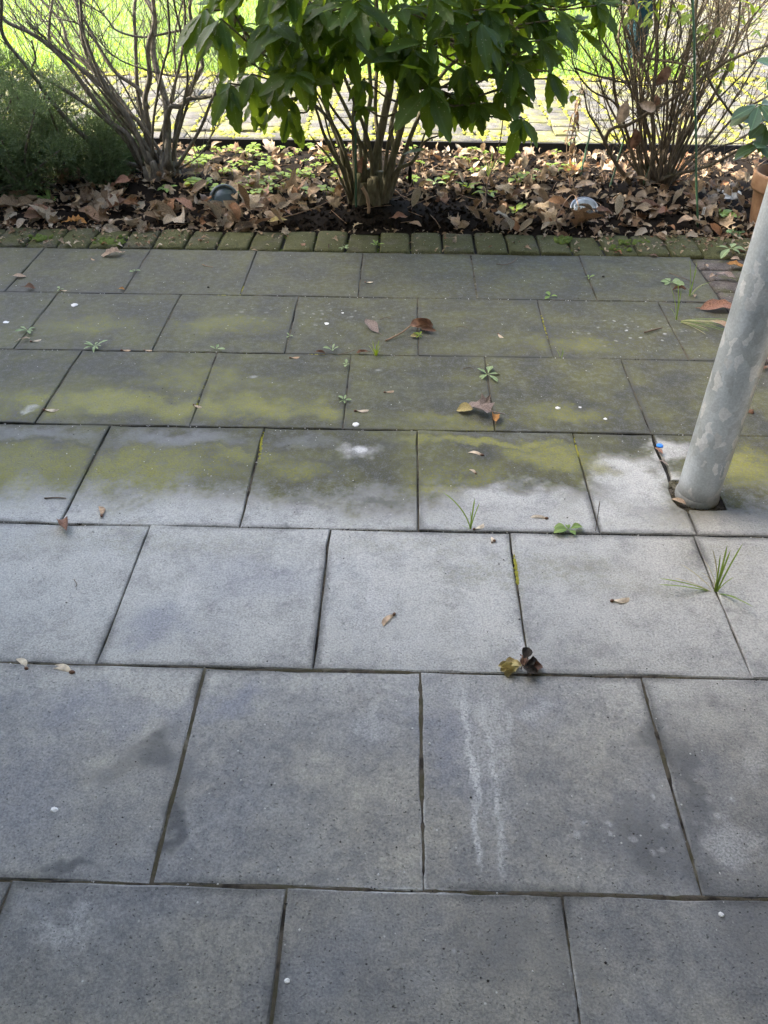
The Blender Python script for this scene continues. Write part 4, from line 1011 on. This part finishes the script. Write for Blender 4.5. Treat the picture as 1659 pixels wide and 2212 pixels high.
def weed(px, py, label, n=6, L=.05, mat='weed', w=.25, up=.4, z=0.0, droop=.6, cat='weed', group=None, teeth=0.0, az=None, name='weed'):
    p = G(px, py, z); o = empty(name, p, label, cat, group)
    for k in range(n):
        a = (az[k] if az else k*6.283/n+U(-.3, .3)); mb = MB()
        leaf_mesh(mb, w=w*U(.6, 1.0), peak=U(.48, .62), droop=droop*U(.4, 1.6), fold=.25, n=6, L=1, stalk=.15, teeth=teeth, crink=.04, twist=U(-.5, .5))
        link('leaf', mb.mesh('leaf', M[mat]), o, frame((0, 0, .004), (math.cos(a), math.sin(a), up*U(.5, 1.3)), s=L*U(.5, 1.1)))
    return o
def tuft(px, py, label, blades, mat='blade', z=0.0, name='grass_tuft'):
    """blades: (azimuth deg, length, lean, half width[, material])"""
    p = G(px, py, z); o = empty(name, p, label, 'grass')
    for bl in blades:
        mb = MB(); blade(mb, U(-.003, .003), U(-.003, .003), -.006, bl[1], bl[3]*.7, bl[2], R(bl[0]), 0, 7, bl[5] if len(bl) > 5 else .15); mb.build('blade', M[bl[4] if len(bl) > 4 else mat], o)
    return o
weed(1010, 408, 'bright toothed weed in front of the grassy clump on bare soil', 6, .07, 'young', .2, .8, .02, teeth=.03)
weed(1052, 418, 'spreading bright green weed right of the bare soil', 6, .075, 'young', .22, .35, .02, teeth=.03)
weed(1112, 462, 'lobed bright green weed among leaves nearest the kerb', 6, .07, 'young', .22, 1.0, .01, teeth=.03)
weed(940, 398, 'small pale weed beside the black rotten leaf', 4, .055, 'palegreen', .2, .6, .02)
weed(360, 410, 'small green plant at the foot of the grey-stemmed shrub', 6, .05, 'weed', .28, .5, .03)
weed(110, 440, 'tuft of green weed under the juniper', 7, .07, 'weed', .14, .9, .01)
weed(170, 385, 'narrow-leaved sprout in the shade of the juniper', 5, .06, 'palegreen', .14, .9, .03)
weed(640, 385, 'yellow sprout standing upright among the seedlings', 5, .06, 'young', .14, 1.4, .03)
weed(1560, 470, 'variegated leafy plant left of the flowerpot', 9, .07, 'weed', .3, .8, .02)
weed(1590, 508, 'dark green leafy sprout at the foot of the flowerpot', 7, .07, 'rhodo', .34, .5, .0)
weed(1577, 540, 'pale limp leaves drooping over the brick border near the post', 5, .075, 'palegreen', .26, .2, .02)
weed(1235, 322, 'pale narrow-leaved weed at the edge of the brick path', 6, .09, 'palegreen', .12, 1.0, .02)
tuft(1055, 385, 'yellowing grass clump behind the bare soil', [(a*31, U(.07, .14), U(.2, 1.2), .0022, 'blade' if a % 3 else 'straw') for a in range(16)], z=.02)
mb = MB(); q = spline([G(1047, 470, .01), at(1052, 400, 3.42), at(1075, 330, 3.44), at(1088, 240, 3.45), at(1085, 150, 3.47)], 5); tube(mb, q, .003, .0018, 6, 0, .1)
tag(mb.build('dry_stalk', M['twig']), 'upright thin dark stalk in front of the hanging evergreen leaves', 'stalk')

# ================================================================== MOSS AND WEEDS ON THE PATIO AND KERB
mb = MB()
for (u, v, n, s) in ((235, 520, 60, 22), (1215, 517, 46, 12), (1360, 522, 30, 26), (1330, 535, 12, 20), (90, 512, 20, 20)):
    for k in range(n):
        p = G(u+rnd.gauss(0, s*.6), v+rnd.gauss(0, 3.5), .012); clump(mb, p.x, p.y, .009, U(.004, .011), .8)
for k in range(260):
    i = rnd.randrange(-16, 16); x = x0+.1215*i+U(-.004, .004); y = U(2.955, 3.135)
    if mnoise.noise(Vector((i*1.3, y*6, 1))) > .05: clump(mb, x, y, -.008, U(.003, .006))
tag(mb.build('kerb_moss', M['mossgreen']), 'green moss tufts on and between the border bricks', 'moss', kind='stuff')
mb = MB()
for (u0, v0, u1, v1, n, mi) in ((450, 800, 420, 880, 120, 0), (1112, 1195, 1120, 1260, 60, 0), (569, 930, 560, 990, 40, 0), (530, 590, 521, 636, 30, 0), (470, 637, 521, 636, 30, 0), (752, 775, 748, 815, 30, 0), (1170, 680, 1190, 760, 40, 0), (1240, 945, 1250, 985, 30, 0), (1410, 650, 1480, 770, 30, 0), (640, 762, 700, 765, 25, 0)):
    for k in range(n):
        t = rnd.random(); p = G(u0+(u1-u0)*t, v0+(v1-v0)*t); clump(mb, p.x+U(-.002, .002), p.y+U(-.002, .002), -.003, U(.002, .0045), .6)
tag(mb.build('joint_moss', M['moss']), 'yellow moss lining some of the slab joints', 'moss', kind='stuff')
# uneven sand, soil and moss in the joints
jb = MB()
def joint_strip(a, c, hi):
    d = c-a; n = max(2, int(d.length/.010)); sd = Vector((-d.y, d.x, 0)).normalized()*.0042; vs = []; sh = rnd.random()*40
    for k in range(n+1):
        p = a+d*(k/n); q = mnoise.noise(Vector((p.x*9+sh, p.y*9, 1)))+.6*mnoise.noise(Vector((p.x*60+sh, p.y*60, 1)))
        z = min(-.0006, -.0085+.0055*hi+.006*q); vs += [(p.x-sd.x, p.y-sd.y, z-.001), (p.x, p.y, z+.0008), (p.x+sd.x, p.y+sd.y, z-.001)]
    jb.add(vs, [f for k in range(n) for f in ((3*k, 3*k+1, 3*k+4, 3*k+3), (3*k+1, 3*k+2, 3*k+5, 3*k+4))])
for ri in range(0, 8):
    hi = .35 if ri in (3, 4) else .9 if ri < 3 else 1.35
    joint_strip(Vector((-2.2, YL[ri], 0)), Vector((1.6 if ri > 2 else 1.08, YL[ri], 0)), hi)
    for x in XJ[ri]:
        if ri == 3 and x == .660: continue
        joint_strip(Vector((x, YL[ri+1], 0)), Vector((x, YL[ri], 0)), hi)
b_ = Mat('joint_fill'); P_ = b_.pos(); c_ = b_.ramp(b_.noise(16, 4, .6, P_), [(0, (.018, .015, .011)), (.38, (.030, .025, .019)), (.48, (.10, .085, .063)), (.58, (.072, .064, .036)), (.72, (.19, .17, .13))])
M['jointfill'] = b_.pbr(c_, .95, b_.bump(b_.noise(500, 3, .6, P_), .8, .002), .2)
tag(jb.build('joint_fill', M['jointfill'], patio), kind='stuff')
hb = MB(); n_ = 40; vs_ = []
for r_ in (.046, .058, .075):
    for k in range(n_): a = 6.283*k/n_; vs_.append((.706+math.cos(a)*r_, 1.503+math.sin(a)*r_, -.0030+.003*mnoise.noise(Vector((math.cos(a)*4, math.sin(a)*4, r_*60)))))
hb.add(vs_, [(r*n_+k, r*n_+(k+1) % n_, (r+1)*n_+(k+1) % n_, (r+1)*n_+k) for r in range(2) for k in range(n_)])
for k in range(260):
    a = U(0, 6.28); r_ = U(.047, .07); sz = U(.001, .0032); hb.add([(p[0]*sz+.706+math.cos(a)*r_, p[1]*sz+1.503+math.sin(a)*r_, p[2]*sz*.7-.002) for p in OC], OF)
tag(hb.build('hole_dirt', M['jointfill'], patio), kind='stuff')
# bits of leaf and dirt that have spilled on to the border bricks
sp = MB()
for k in range(620):
    x = U(-1.6, -.75) if k % 3 == 0 else U(.75, 1.7) if k % 3 == 1 else U(-1.8, 1.7); y = 3.15-.20*rnd.random()**1.7; m_ = dv[rnd.randrange(12)]
    sp.add(m_.v, m_.f, 0, frame((x, y, U(.010, .018)), (U(-1, 1), U(-1, 1), U(-.2, .2)), (U(-.3, .3), U(-.3, .3), 1), U(.008, .030)), m_.uv)
tag(sp.build('spilled_leaf_bits', M['deadleaf']), 'small bits of dead leaf spilled over the border bricks', 'leaf litter', kind='stuff')
# joint dirt: crumbs of soil and husks
mb = MB(); mb2 = MB()
for ri in range(1, 7):
    for k in range(260 if ri < 5 else 60):
        x = U(-1.6, 1.2); y = YL[ri]+U(-.0045, .0035); s = U(.001, .0026)
        (mb if k % 5 else mb2).add([(p[0]*s+x, p[1]*s+y, p[2]*s-.002) for p in OC], OF)
for k in range(650):
    u = U(0, 1659); v = U(550, 2200)**1.0; 
    if rnd.random() < .5: v = U(550, 1250)
    p = G(u, v); s = U(.0007, .0018)*(1.4 if rnd.random() < .1 else 1)
    (mb if k % 3 else mb2).add([(a[0]*s*U(.5, 1.6)+p.x, a[1]*s*U(.5, 1.6)+p.y, a[2]*s*.6+s*.4) for a in OC], OF)
tag(mb.build('dark_crumbs', M['crumb'], smooth=False), 'tiny dark crumbs of dirt scattered on the slabs', 'dirt', kind='stuff')
tag(mb2.build('pale_crumbs', M['chip'], smooth=False), 'tiny pale grit and husks scattered on the slabs', 'grit', kind='stuff')

W = 'weeds in the slab joints'
weed(1053, 812, 'pale green toothed rosette in the joint above the two-part leaf', 6, .048, 'palegreen', .2, .3, teeth=.02, az=[R(a) for a in (10, 75, 140, 205, 235, 300)], group=W)
weed(205, 750, 'pale narrow-leaved rosette in the horizontal joint at far left', 8, .042, 'palegreen', .15, .5, group=W)
weed(1228, 1148, 'smooth round-leaved green seedling in the joint beside the upright twig', 5, .036, 'weed', .34, .6, az=[R(a) for a in (160, 20, 200, 300, 95)], droop=.9, group=W)
weed(743, 868, 'small four-leaved weed in a joint above the white chip', 5, .028, 'palegreen', .2, .4, group=W)
weed(905, 728, 'small yellow-green rosette beside the crumpled leaf', 6, .026, 'young', .2, .5, group=W)
weed(718, 760, 'small upright weed in the joint left of the bright grass tuft', 4, .035, 'palegreen', .2, 1.2, group=W)
weed(748, 790, 'tiny reddish weed in the joint below the bright grass tuft', 4, .022, 'palegreen', .3, .5, group=W)
weed(467, 757, 'pair of pale leaves in the joint above the mossy line', 3, .042, 'palegreen', .22, .5, az=[R(150), R(-15), R(80)], group=W)
weed(743, 538, 'tiny pale weed against the brick border left of centre', 6, .03, 'palegreen', .22, .5, group=W)
weed(812, 532, 'tiny green weed rooted between border bricks in the centre', 6, .034, 'weed', .2, .7, z=.01, group=W)
weed(292, 588, 'tiny two-leaved weed in the slanting joint near the oak leaf', 3, .028, 'palegreen', .3, .6, group=W)
weed(1272, 602, 'tiny weed in the joint right of the curved twig', 4, .026, 'weed', .22, .5, group=W)
weed(60, 716, 'small pale weed in the joint at the left edge', 5, .034, 'palegreen', .24, .4, group=W)
weed(1188, 643, 'small flat green leaves in the joint below the curved twig', 3, .034, 'weed', .3, .3, group=W)
weed(625, 728, 'speck of a weed in the joint left of the white chip', 3, .016, 'palegreen', .3, .5, group=W)
weed(130, 627, 'pale sprout in the joint by the russet scrap', 3, .026, 'palegreen', .25, .5, group=W)
weed(1448, 612, 'flat pale green clover-like leaves left of the post', 5, .045, 'palegreen', .38, .12, az=[R(a) for a in (175, 215, 100, 330, 20)], droop=.3, group=W)
tuft(812, 768, 'short bright tuft of grass in the joint at the centre of the patio', [(a*23, U(.025, .055), U(.1, .9), .0014, 'young') for a in range(22)])
tuft(1016, 1143, 'three-bladed young grass in the joint left of the round-leaved seedling', [(150, .115, 1.1, .0034), (70, .085, .1, .0028), (45, .075, .35, .0022), (110, .05, .2, .0015), (180, .03, 1.3, .0012)])
tuft(1547, 1278, 'spreading clump of grass with dry roots in the joint below the post', [(178, .125, .35, .0030, 'blade', 1.1), (186, .135, .30, .0028, 'blade', 1.15), (172, .10, .4, .002, 'straw', 1.0), (150, .09, .5, .0018, 'straw', .8), (80, .11, .25, .0034), (60, .10, .35, .0030), (45, .12, .5, .0026), (100, .09, .2, .003), (120, .10, .5, .0026, 'straw'), (-55, .085, .5, .0026, 'blade', .95), (-40, .05, .5, .0022, 'blade', .9), (130, .08, .9, .0016, 'straw'), (150, .06, 1.2, .0014, 'straw'), (20, .05, 1.0, .0016), (165, .05, 1.4, .0012, 'straw')])
tuft(1462, 690, 'loose clump of pale flattened grass left of the post', [(-38+a*3.5, U(.10, .21), U(.15, .4), .0019, 'straw' if a % 2 else 'blade', U(1.15, 1.4)) for a in range(-7, 9)]+[(100, .13, .5, .0024), (125, .12, .6, .0022), (85, .10, .3, .002), (140, .05, .9, .0015)])
tuft(1490, 640, 'upright thin grass sprouting at the slab corner beside the brick strip', [(80, .12, .25, .0018), (65, .10, .3, .0018), (100, .13, .55, .0016), (10, .09, 1.3, .0016), (20, .07, 1.2, .0014, 'straw'), (150, .05, .7, .0012)])
tuft(1212, 772, 'few tiny grass blades in the joint right of centre', [(80, .035, .2, .0011), (60, .03, .5, .001), (140, .03, .8, .001)])
tuft(1288, 1147, 'thin upright brown twig standing in the slab joint', [(88, .085, .12, .0012, 'twig'), (92, .082, .12, .0010, 'twig')], name='upright_twig')['category'] = 'twig'

# ================================================================== LOOSE THINGS ON THE PATIO
def leaf_thing(px, py, L, az, label, mat, z=.004, kind='leaf', w=.26, curl=3, droop=.4, crink=.05, stalk=.2, tilt=(0, 0), name='fallen_leaf', cat='leaf', n=8):
    mb = MB()
    if kind == 'leaf': leaf_mesh(mb, w=w, peak=.5, droop=droop, curl=curl, crink=crink, n=n, stalk=stalk)
    else: lobed_mesh(mb, PLANE if kind == 'plane' else OAK, curl, droop, crink, stalk=stalk)
    a = R(az); c = Vector((math.cos(a), math.sin(a), 0)); p = G(px, py, z)-c*L*.5
    o = link(name, mb.mesh(name, M[mat]), None, frame(p, c+Vector((0, 0, tilt[0])), Vector((tilt[1], -.15, 1)), L))
    zmin = min((o.matrix_basis @ v.co).z for v in o.data.vertices); o.matrix_basis = Matrix.Translation((0, 0, .0015-zmin)) @ o.matrix_basis
    return tag(o, label, cat)
# crumpled leaf with its long stalk
lf = empty('fallen_leaf', G(915, 712), 'crumpled brown leaf with a long pale stalk pointing left', 'leaf'); lc = lf.location.copy()
mb = MB(); leaf_mesh(mb, w=.34, peak=.5, droop=1.0, curl=5.5, crink=.12, n=8, L=.10, M=frame((-.045, .0, .014), (1, .12, .12), (0, -.3, 1)))
leaf_mesh(mb, w=.22, peak=.4, droop=.8, curl=5, crink=.1, n=6, L=.06, M=frame((-.02, .012, .03), (1, .25, -.1), (0, .4, 1)))
leaf_mesh(mb, w=.2, peak=.4, droop=.4, curl=6, crink=.1, n=6, L=.05, M=frame((-.01, -.016, .012), (1, -.3, .1), (0, -.8, 1)))
mb.build('blade', M['brownleaf'], lf)
mb = MB(); tube(mb, spline([Vector((-.04, 0, .014)), G(865, 720, .008)-lc, G(833, 736, .003)-lc], 5), .0020, .0028, 6); mb.build('stalk', M['wood_tan'], lf)
leaf_thing(893, 727, .035, 20, 'small yellow-pink leaf scrap under the long stalk', 'yellowleaf', curl=3)
leaf_thing(806, 710, .088, 128, 'pale mauve curled leaf left of the crumpled leaf', 'greyleaf', curl=5, droop=-.5, w=.25, crink=.06)
leaf_thing(242, 550, .078, 200, 'pale tan lobed oak leaf lying near the brick border on the left', 'oakleaf', kind='oak', curl=2, crink=.10, stalk=.1)
leaf_thing(1030, 886, .078, 150, 'grey-brown lobed leaf with a dark stalk beside the rounded leaf', 'greyleaf', kind='plane', curl=2.6, crink=.12, stalk=.5)
leaf_thing(1004, 887, .048, 175, 'rounded pale leaf lobe touching the grey-brown lobed leaf', 'yellowleaf', w=.42, curl=2, crink=.05, stalk=.05)
leaf_thing(1070, 907, .068, 85, 'narrow orange folded leaf in the joint right of the lobed leaf', 'orangeleaf', w=.2, curl=7, crink=.08, stalk=.1)
leaf_thing(1545, 666, .135, 5, 'large russet wrinkled leaf touching the post', 'redleaf', w=.24, curl=3.4, droop=-.2, crink=.09, stalk=.12, n=12)
leaf_thing(1556, 705, .075, -30, 'pale pointed leaf partly behind the post', 'oakleaf', w=.2, curl=5, stalk=.05)
leaf_thing(1470, 628, .06, 160, 'shrivelled dark leaf in the joint by the thin grass', 'brownleaf', w=.25, curl=8, crink=.14)
leaf_thing(1500, 640, .035, 80, 'pale husk of a leaf at the root of the thin grass', 'oakleaf', w=.25, curl=8, crink=.1)
leaf_thing(140, 1137, .062, 120, 'torn red-brown leaf lying across the joint at the left', 'redleaf', w=.3, curl=6, crink=.14, stalk=.1)
leaf_thing(62, 622, .045, 10, 'russet leaf scrap at the far left joint', 'brownleaf', w=.3, curl=3, crink=.1)
leaf_thing(262, 624, .024, 10, 'small orange leaf scrap in the slanting joint', 'orangeleaf', w=.3, curl=3)
leaf_thing(42, 597, .045, 15, 'flat pale leaf on the slab at the left edge', 'oakleaf', w=.26, curl=1, crink=.06, stalk=.05)
leaf_thing(690, 763, .04, 12, 'rolled tan leaf in the joint left of the bright grass', 'brownleaf', w=.2, curl=9)
leaf_thing(785, 762, .045, 175, 'dark rolled leaf touching the bright grass tuft', 'brownleaf', w=.2, curl=8, crink=.12)
leaf_thing(50, 735, .055, 55, 'tan crumbling leaf strip in the joint at the left edge', 'oakleaf', w=.1, curl=8, crink=.1)
leaf_thing(1423, 975, .045, 100, 'orange-red leaf strip in the joint beside the blue disc', 'redleaf', w=.14, curl=4, stalk=.05)
leaf_thing(1432, 1000, .04, 112, 'dry grey sliver of leaf in the crack above the post', 'greyleaf', w=.08, curl=6, stalk=.05)
leaf_thing(1465, 1085, .042, 130, 'pale curled leaf in the hole at the foot of the post', 'oakleaf', w=.2, curl=6, stalk=.05)
leaf_thing(655, 531, .034, 100, 'small rust-coloured leaf upright against the border bricks', 'redleaf', w=.3, curl=3, tilt=(.4, 0))
for (u, v, L, az, lab, mt) in ((1540, 600, .06, 45, 'straw-coloured leaf leaning on the brick strip nearest the slab', 'oakleaf'), (1572, 602, .085, -20, 'grey-pink leaf lying across a joint of the brick strip', 'greyleaf'), (1590, 575, .08, 5, 'rust stained leaf on the brick strip below the border', 'orangeleaf'), (1590, 562, .05, 10, 'pale thin leaf above the rust stained leaf', 'oakleaf'), (1525, 575, .03, 100, 'pale scrap in the corner of slab and brick strip', 'oakleaf'), (1600, 545, .06, -40, 'brown leaf at the foot of the flowerpot', 'brownleaf'), (1325, 530, .035, 70, 'brown curled leaf in a gap of the border bricks', 'brownleaf'), (1652, 795, .04, 60, 'dark brown leaf at the right edge beside the post', 'brownleaf'),
        (1245, 543, .025, 30, 'tan leaf scrap in the gap right of the moss cushion', 'oakleaf'), (1310, 543, .026, 120, 'small tan triangular leaf below a mossy brick', 'oakleaf'), (985, 540, .028, 10, 'tan scrap against the border brick right of centre', 'oakleaf'), (900, 541, .026, 80, 'pale scrap against the border brick at centre', 'oakleaf'), (550, 541, .026, 15, 'pale scrap at the joint below the border, left of centre', 'oakleaf'), (1412, 553, .04, 5, 'flat brown leaf on the last slab before the brick strip', 'brownleaf')):
    leaf_thing(u, v, L, az, lab, mt, w=U(.14, .26), curl=U(2, 6), crink=.09, stalk=.06)
# big leaves resting on the kerb edge
for (u, v, L, az, lab, mt, kd) in ((265, 430, .14, 160, 'large orange-brown leaf rolled up on the litter right of the juniper', 'redleaf', 'leaf'), (85, 475, .12, 10, 'broad russet leaf under the juniper', 'redleaf', 'leaf'), (165, 492, .085, 0, 'orange lobed leaf fragment on the border bricks at left', 'orangeleaf', 'oak'), (270, 462, .11, 30, 'wide brown leaf with ragged edge above the moss patch', 'brownleaf', 'plane'), (400, 465, .10, -30, 'tall curled brown leaf standing in the litter', 'redleaf', 'leaf'),
        (525, 425, .11, 40, 'tan pointed leaf leaning against the blue-green lamp', 'oakleaf', 'leaf'), (570, 425, .10, 100, 'rust-brown lobed leaf right of the blue-green lamp', 'brownleaf', 'plane'), (860, 492, .075, 5, 'dark red leaf with a pale tip at the kerb below the stump', 'redleaf', 'leaf'), (895, 500, .06, -20, 'tan leaf tip on the kerb below the stump', 'oakleaf', 'leaf'), (975, 492, .085, 110, 'pale crumpled leaf standing at the kerb right of the stump', 'oakleaf', 'plane'), (600, 490, .08, 10, 'long pale yellow leaf by the kerb left of the bare soil', 'yellowleaf', 'leaf'),
        (950, 462, .08, 120, 'shrivelled brown leaf ball on the bare soil', 'brownleaf', 'plane'), (1395, 470, .13, 20, 'large dark brown leaf below the twiggy shrub', 'brownleaf', 'leaf'), (1240, 385, .12, 80, 'bright rust-orange leaf behind the stakes', 'orangeleaf', 'plane'), (1430, 485, .09, 30, 'salmon coloured leaf beside the labelled stake', 'redleaf', 'leaf'), (1500, 478, .11, 5, 'broad tan leaf right of the labelled stake', 'oakleaf', 'leaf'), (1480, 495, .08, 175, 'rolled tan leaf at the kerb near the labelled stake', 'oakleaf', 'leaf'), (1300, 480, .10, 20, 'brown leaf folded over at the kerb below the clear lamp', 'brownleaf', 'leaf'), (1262, 428, .10, 170, 'tan leaf lying over the back of the clear lamp', 'oakleaf', 'leaf')):
    o = leaf_thing(u, v, L, az, lab, mt, kind=kd, w=.27, curl=U(2.5, 4.5), crink=.09, stalk=.12, tilt=(U(-.2, .3), U(-.3, .3)))
    p = o.matrix_basis.translation; lift = (soil_z(p.x, p.y) if p.y > BED0 else .01)+.022
    o.matrix_basis = Matrix.Translation((0, 0, lift)) @ o.matrix_basis

# winged seeds
def samara(px, py, L, az, label, flip=1):
    o = empty('winged_seed', G(px, py), label, 'seed', 'winged maple seeds on the patio', R(az)-math.pi/2)
    mb = MB(); vs = []; fs = []; n = 7
    for i in range(n+1):
        t = i/n; yy = -.30+1.0*t; w0 = (.06+.30*math.sin(math.pi*min(1, t*.9+.02))**.8)*(1 if i < n else .25)
        for k in range(3):
            x = (k/2)*w0*flip-.04*flip; vs.append((x*L, yy*L, (.03+.05*math.sin(t*3+k)+.02*k)*L))
    for i in range(n):
        for k in range(2): q = i*3+k; fs.append((q, q+1, q+4, q+3))
    mb.add(vs, fs); mb.build('wing', M['seedwing'], o)
    mb = MB(); prof = [(.001, -.14), (.05, -.12), (.085, -.05), (.095, 0), (.085, .05), (.05, .11), (.001, .14)]
    lathe(mb, [(r*L, z*L) for r, z in prof], 10, 0, Matrix.Translation((0, -.38*L, .075*L)) @ Matrix.Rotation(R(90), 4, 'X') @ Matrix.Rotation(R(15), 4, 'Y')); mb.build('nut', M['seednut'], o)
    return o
for (u, v, L, az, lab) in ((843, 1337, .034, -125, 'tan winged seed on the pale slab in the centre of the patio'), (1335, 1297, .036, 15, 'reddish-tan winged seed lying left of the spreading grass'), (140, 1450, .042, 165, 'tan winged seed with a round nut just below the joint at left'), (50, 1438, .034, 140, 'pale broken winged seed straddling the joint at the left edge'), (1030, 982, .036, 160, 'cream winged seed on the algae-covered slab right of the pale spot'),
        (1022, 1020, .024, 130, 'small cream winged seed below the larger cream one'), (1168, 1120, .034, 175, 'whitish winged seed lying left of the round-leaved seedling'), (218, 1108, .036, 115, 'pale winged seed with a split nut above the joint at left'), (1080, 725, .026, -60, 'yellow winged seed on the dark slab right of the crumpled leaf'), (1032, 1140, .03, 40, 'brown winged seed wedged in the joint beside the three-bladed grass'),
        (778, 888, .034, 10, 'tan winged seed on the dark slab above the white chip'), (838, 847, .026, 20, 'thin brown winged seed on the dark slab'), (795, 610, .026, 12, 'thin tan winged seed on the far slab below the border'), (425, 877, .024, -25, 'pale winged seed at the lower end of the mossy joint'), (107, 886, .036, 5, 'grey slender winged seed beside the slanting joint at left'), (200, 560, .022, -40, 'small tan winged seed left of the oak leaf'), (75, 737, .028, 30, 'pale winged seed beside the weed at the left edge'), (1062, 1168, .018, 90, 'round brown seed nut on the pale slab below the grass'),
        (136, 628, .02, 5, 'slim pale winged seed by the joint under the oak leaf'), (270, 757, .026, 0, 'tan winged seed lying in the joint beside the left rosette'), (318, 757, .022, 0, 'short tan winged seed further along the same joint as the left rosette'), (634, 773, .026, 15, 'pale ragged winged seed below the joint left of centre')):
    samara(u, v, L, az, lab)

# chips, blue disc, dropping, clump of dead leaves
def chip(px, py, s, label, mat='white', flat=.35, name='stone_chip', cat='chip'):
    mb = MB(); vs = [(0, 0, s*flat)]; n = 7
    for k in range(n): a = 6.283*k/n; r = s*U(.45, .8); vs.append((r*math.cos(a), r*math.sin(a), s*flat*U(.5, .9)))
    for k in range(n): a = 6.283*k/n; r = s*U(.7, 1.2); vs.append((r*math.cos(a), r*math.sin(a), 0))
    mb.add(vs, [(0, 1+k, 1+(k+1) % n) for k in range(n)]+[(1+k, 1+n+k, 1+n+(k+1) % n, 1+(k+1) % n) for k in range(n)]+[tuple(reversed(range(1+n, 1+2*n)))])
    o = mb.build(name, M[mat], smooth=False); o.location = G(px, py, .0012); o.rotation_euler.z = U(0, 6); return tag(o, label, cat)
chip(770, 917, .010, 'largest bright white chip, below the tan winged seed'); chip(1205, 882, .008, 'white chip on the dark slab right of the orange leaf'); chip(706, 699, .009, 'white flake left of the mauve leaf', flat=.15)
chip(117, 1749, .0062, 'white chip alone on the bluish slab at lower left'); chip(1558, 1976, .0045, 'round white chip near the lower right corner'); chip(740, 676, .005, 'tiny white flake above the white flake by the mauve leaf')
chip(12, 696, .010, 'white flake at the left edge', flat=.15); chip(161, 659, .013, 'flat pale lichen-like flake near the left end of the second row', 'chip', .12); chip(1308, 905, .006, 'small white splinter left of the post on the dark slab', flat=.3); chip(1253, 880, .005, 'tiny cream flake right of the white chip')
chip(620, 2118, .0035, 'tiny white chip at the bottom joint left of centre'); chip(1068, 1168, .004, 'brown crumb on the pale slab below the grass', 'seednut', .8, 'crumb', 'crumb'); chip(1622, 890, .010, 'dark brown round pellet right of the post', 'seednut', .9, 'pellet', 'pellet')
chip(1303, 598, .006, 'dark crumb on the slab right of the tiny weed', 'crumb', .8, 'crumb', 'crumb'); chip(450, 621, .005, 'dark crumb on the second far slab', 'crumb', .8, 'crumb', 'crumb'); chip(1250, 540, .006, 'dark lump under the border bricks', 'crumb', .8, 'crumb', 'crumb')
mb = MB(); lathe(mb, [(.0003, .0036), (.0075, .0036), (.0085, .0030), (.0085, .0008), (.0003, .0008)], 24); o = mb.build('blue_disc', M['blue']); o.location = G(1425, 964, 0); tag(o, 'small bright blue plastic disc beside the post', 'disc')
cl = empty('leaf_clump', G(1117, 1446), 'withered clump of dark and pale dead leaves at a slab corner', 'leaf clump')
for k in range(20):
    m_ = MB(); leaf_mesh(m_, w=U(.3, .45), peak=.55, droop=U(.3, 1.4), curl=U(2, 6), crink=.14, n=6, L=U(.022, .034), stalk=.1)
    left = k < 9; a = U(2.2, 4.4) if left else U(-.9, 1.6)
    link('leaf', m_.mesh('leaf', M['yellowleaf'] if left else M['brownleaf'] if k % 2 else M['crumb']), cl, frame((U(-.006, .010) if left else U(.004, .020), U(-.008, .012), U(.003, .016)), (math.cos(a), math.sin(a), U(-.2, .5)), (U(-.4, .4), -.3, 1)))
mb = MB()
for k in range(9): a = U(0, 6.28); tube(mb, [Vector((.018, .0, .004)), Vector((.018+math.cos(a)*.010, math.sin(a)*.008, U(.008, .018))), Vector((.020+math.cos(a)*.014, math.sin(a)*.012, .003))], .0008, .0006, 4)
mb.build('roots', M['twig'], cl)
# small twigs on the slabs
twig_thing([(1072, 570), (1090, 572), (1108, 566), (1117, 557)], .004, .0014, 'curved thin twig on the slab below the border bricks')
twig_thing([(437, 571), (447, 575), (460, 577)], .003, .0014, 'short pale twig on the far slab left of centre', 'wood_tan')
twig_thing([(96, 1076), (120, 1075), (143, 1076)], .003, .0016, 'short straight brown twig with a knob above the joint at left')
twig_thing([(160, 1252), (166, 1262), (163, 1268)], .003, .0009, 'tiny bent dark twig on the pale slab at left')
twig_thing([(1392, 718), (1410, 713), (1430, 708)], .005, .0030, 'stubby dark twig left of the flattened grass')
twig_thing([(820, 690), (835, 686), (850, 690)], .004, .0010, 'wispy dark twig above the long pale stalk')
twig_thing([(730, 766), (755, 760), (768, 755)], .004, .0012, 'grey twig in the joint beside the rolled leaf')
twig_thing([(1445, 590), (1475, 600), (1500, 612)], .006, .0012, 'dark thin twig pointing at the thin grass by the brick strip')
twig_thing([(1000, 797), (1012, 793), (1022, 796)], .003, .0008, 'hair-thin curved twig on the dark slab')
twig_thing([(985, 707), (1000, 705), (1010, 708)], .003, .0008, 'tiny dark splinter right of the crumpled leaf')
